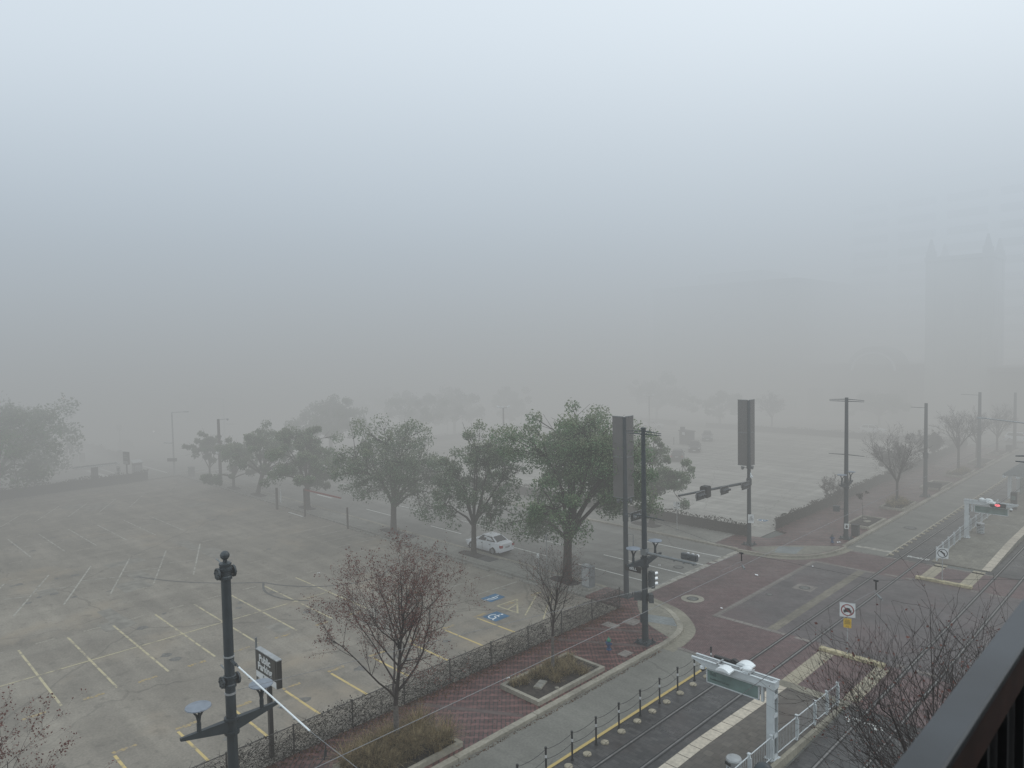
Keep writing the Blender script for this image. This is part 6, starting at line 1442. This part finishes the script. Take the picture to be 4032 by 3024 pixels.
# ------------------------------------------------------------------ buildings in the fog
M['bwhite'] = mat('pale_building_panel', (.74, .76, .77), .8, .06, .2)
M['btan'] = mat('tan_brick_wall', (.20, .185, .16), .85, .15, .15)
M['bbrown'] = mat('brown_brick_wall', (.24, .22, .20), .85, .15, .15)
M['bgrey'] = mat('grey_stone_wall', (.42, .43, .41), .85, .15, .15)
M['bwin'] = mat('dark_window_band', (.06, .068, .075), .3)
M['bdim'] = mat('fog_paled_opening', (.36, .37, .36), .8)  # tower openings coloured pale to imitate fog washing them out
M['bopen'] = mat('dark_opening', (.03, .03, .032), .8)
def building(label, x0, x1, y0, y1, h, wall, floors=(), wins=(), name='office_building', winm='bwin'):
    t = thing(name, label, 'building', ((x0 + x1) / 2, y0, 0)); X = (x1 - x0); Y = y1 - y0
    MB().box((0, Y / 2, h / 2), (X, Y, h)).obj('wall', wall, t)
    MB().box((0, Y / 2, h + .4), (X + .8, Y + .8, .8)).obj('roof', wall, t)
    for z, hh, segs_s, segs_e in floors:
        b = MB()
        for a, c in segs_s: b.box((-X / 2 + X * (a + c) / 2, -.06, z), (X * (c - a), .2, hh)).obj('window', M[winm], t); b = MB()
        for a, c in segs_e: b.box((X / 2 + .06, Y * (a + c) / 2, z), (.2, Y * (c - a), hh)).obj('window', M[winm], t); b = MB()
    return t
fl = []
for k in range(6):
    fl.append((5.8 + 3.2 * k, 1.5, [(.04 + .155 * j, .04 + .155 * j + .13) for j in range(6)], [(.05, .30), (.34, .60), (.64, .95)]))
building('pale banded parking garage in the middle, faint behind the oaks', -185, -137, 160, 196, 25.5, M['bwhite'], fl, name='parking_garage')
t = building('large tan block behind the far lot with dark shopfront openings', -107, -69, 160, 215, 31, M['btan'], [(9 + 3.6 * k, 1.6, [(.08 + .15 * j, .08 + .15 * j + .06) for j in range(6)], [(.1, .3), (.4, .6), (.7, .9)]) for k in range(5)])
for j in range(7): MB().box((-16.6 + 5.4 * j, -.1, 2.9), (3.9, .3, 4.6)).obj('shopfront', M['bopen'], t)
MB().box((0, -1.4, 5.7), (39, 2.6, .3)).obj('awning', M['bgrey'], t)
MB().box((-6, 24, 33.5), (18, 16, 5)).obj('roof_house', M['btan'], t)
t = building('low dark brown hall with an arched gable beside the church tower', -66.5, -44.5, 160, 200, 11.5, M['bbrown'], [], name='church_hall')
b = MB(); A_ = [(-5 + 4.4 * 0, 0)]
pts = [(-5.2, 11.5)] + [(5.2 * math.cos(R(180 - 15 * i)), 11.5 + 4.6 * math.sin(R(15 * i))) for i in range(1, 12)] + [(5.2, 11.5)]
b.add([(x + 3, -.3, z) for x, z in pts] + [(x + 3, 6, z) for x, z in pts], [tuple(range(len(pts))), tuple(reversed(range(len(pts), 2 * len(pts))))] + [(i, len(pts) + i, len(pts) + i + 1, i + 1) for i in range(len(pts) - 1)]); b.obj('gable', M['bgrey'], t)
b = MB(); rin, rout = 4.0, 4.5; vs = []
for i in range(13):
    a = R(15 * i)
    for q in (rout, rin): vs.append((3 + q * math.cos(a), -.45, 11 + q * .9 * math.sin(a)))
b.add(vs, [(2 * i, 2 * i + 2, 2 * i + 3, 2 * i + 1) for i in range(12)]); b.obj('arch', M['bwhite'], t)
for j in range(4): MB().box((-9 + 5.6 * j, -.12, 4.0), (3.2, .3, 6)).obj('window', M['bopen'], t)
t = building('tall grey church tower with corner pinnacles fading into the fog', -43.5, -32.5, 163, 174, 33.0, M['bgrey'], [(24, 5, [(.2, .42), (.58, .8)], [(.2, .42), (.58, .8)]), (13, 4, [(.36, .64)], [(.36, .64)])], name='church_tower', winm='bdim')
for x in (-4.9, 4.9):
    for yv in (.6, 10.4): MB().box((x, yv, 17.5), (1.6, 1.6, 35)).box((x, yv, 36.2), (1.3, 1.3, 2.6), taper=.25).obj('pinnacle', M['bgrey'], t)
building('low brown house block right of the church tower', -31.8, -22, 160, 185, 11, M['bbrown'], [(4, 2, [(.1, .4), (.6, .9)], [])])
fl = [(11.5 + 4.1 * k, 1.9, [(.02 + .245 * j, .02 + .245 * j + .19) for j in range(4)], [(.1, .9)]) for k in range(11)]
building('white office block with long window bands behind the church', -74, -28, 206, 240, 58, M['bwhite'], fl)
building('dim right-hand slab with window bands behind the church tower', -27.5, 6, 206, 240, 58, M['bwhite'], [(11.5 + 4.1 * k, 1.7, [(.05, .95)], []) for k in range(9)])

# ------------------------------------------------------------------ the balcony rail the picture is taken over
t = thing('balcony_railing', 'wet black balcony railing with a brown inner side in the bottom right corner', 'railing', (-.2225, 0, 17.04))
rc = MB()
x0, x1 = -.0235, .0195
rc.prism([(x0, -1.2), (x1, -1.2), (x1, 5.5), (x0, 5.5)], -.012, .0)
o = rc.obj('handrail', M['rail'], t)
bv = o.modifiers.new('soft_edges', 'BEVEL'); bv.width = .004; bv.segments = 2
MB().prism([(x1 - .012, -1.2), (x1 - .002, -1.2), (x1 - .002, 5.5), (x1 - .012, 5.5)], -.062, -.013).prism([(x0 + .002, -1.2), (x0 + .010, -1.2), (x0 + .010, 5.5), (x0 + .002, 5.5)], -.062, -.013).obj('rail_side', M['railbrown'], t)
MB().prism([(x0 + .002, -1.2), (x1, -1.2), (x1, 5.5), (x0 + .002, 5.5)], -.97, -.93).obj('bottom_rail', M['darkmetal'], t)
for k in range(46):
    yv = -1.0 + .125 * k
    MB().box((-.002, yv, -.50), (.012, .012, .87)).obj('baluster', M['darkmetal'], t)
MB().box((.0, .05, -.5), (.04, .05, 1.0)).box((0, 2.6, -.5), (.04, .05, 1.0)).box((0, 5.2, -.5), (.04, .05, 1.0)).obj('rail_post', M['darkmetal'], t)
t = thing('balcony', 'dark balcony floor and facade edge behind the black railing', 'balcony', (0, 0, 16.0))
MB().box((1.1, 2.1, -.12), (2.8, 6.8, .2)).obj('balcony_floor', M['darkmetal'], t)
MB().box((-.238, 2.1, .47), (.006, 6.8, .94)).obj('kick_panel', M['black'], t)
t = thing('facade', 'building facade that carries the balcony', 'building', (3.0, 0, 0)); MB().box((1.0, -16, 12), (2.0, 60, 24)).obj('wall', M['bbrown'], t)
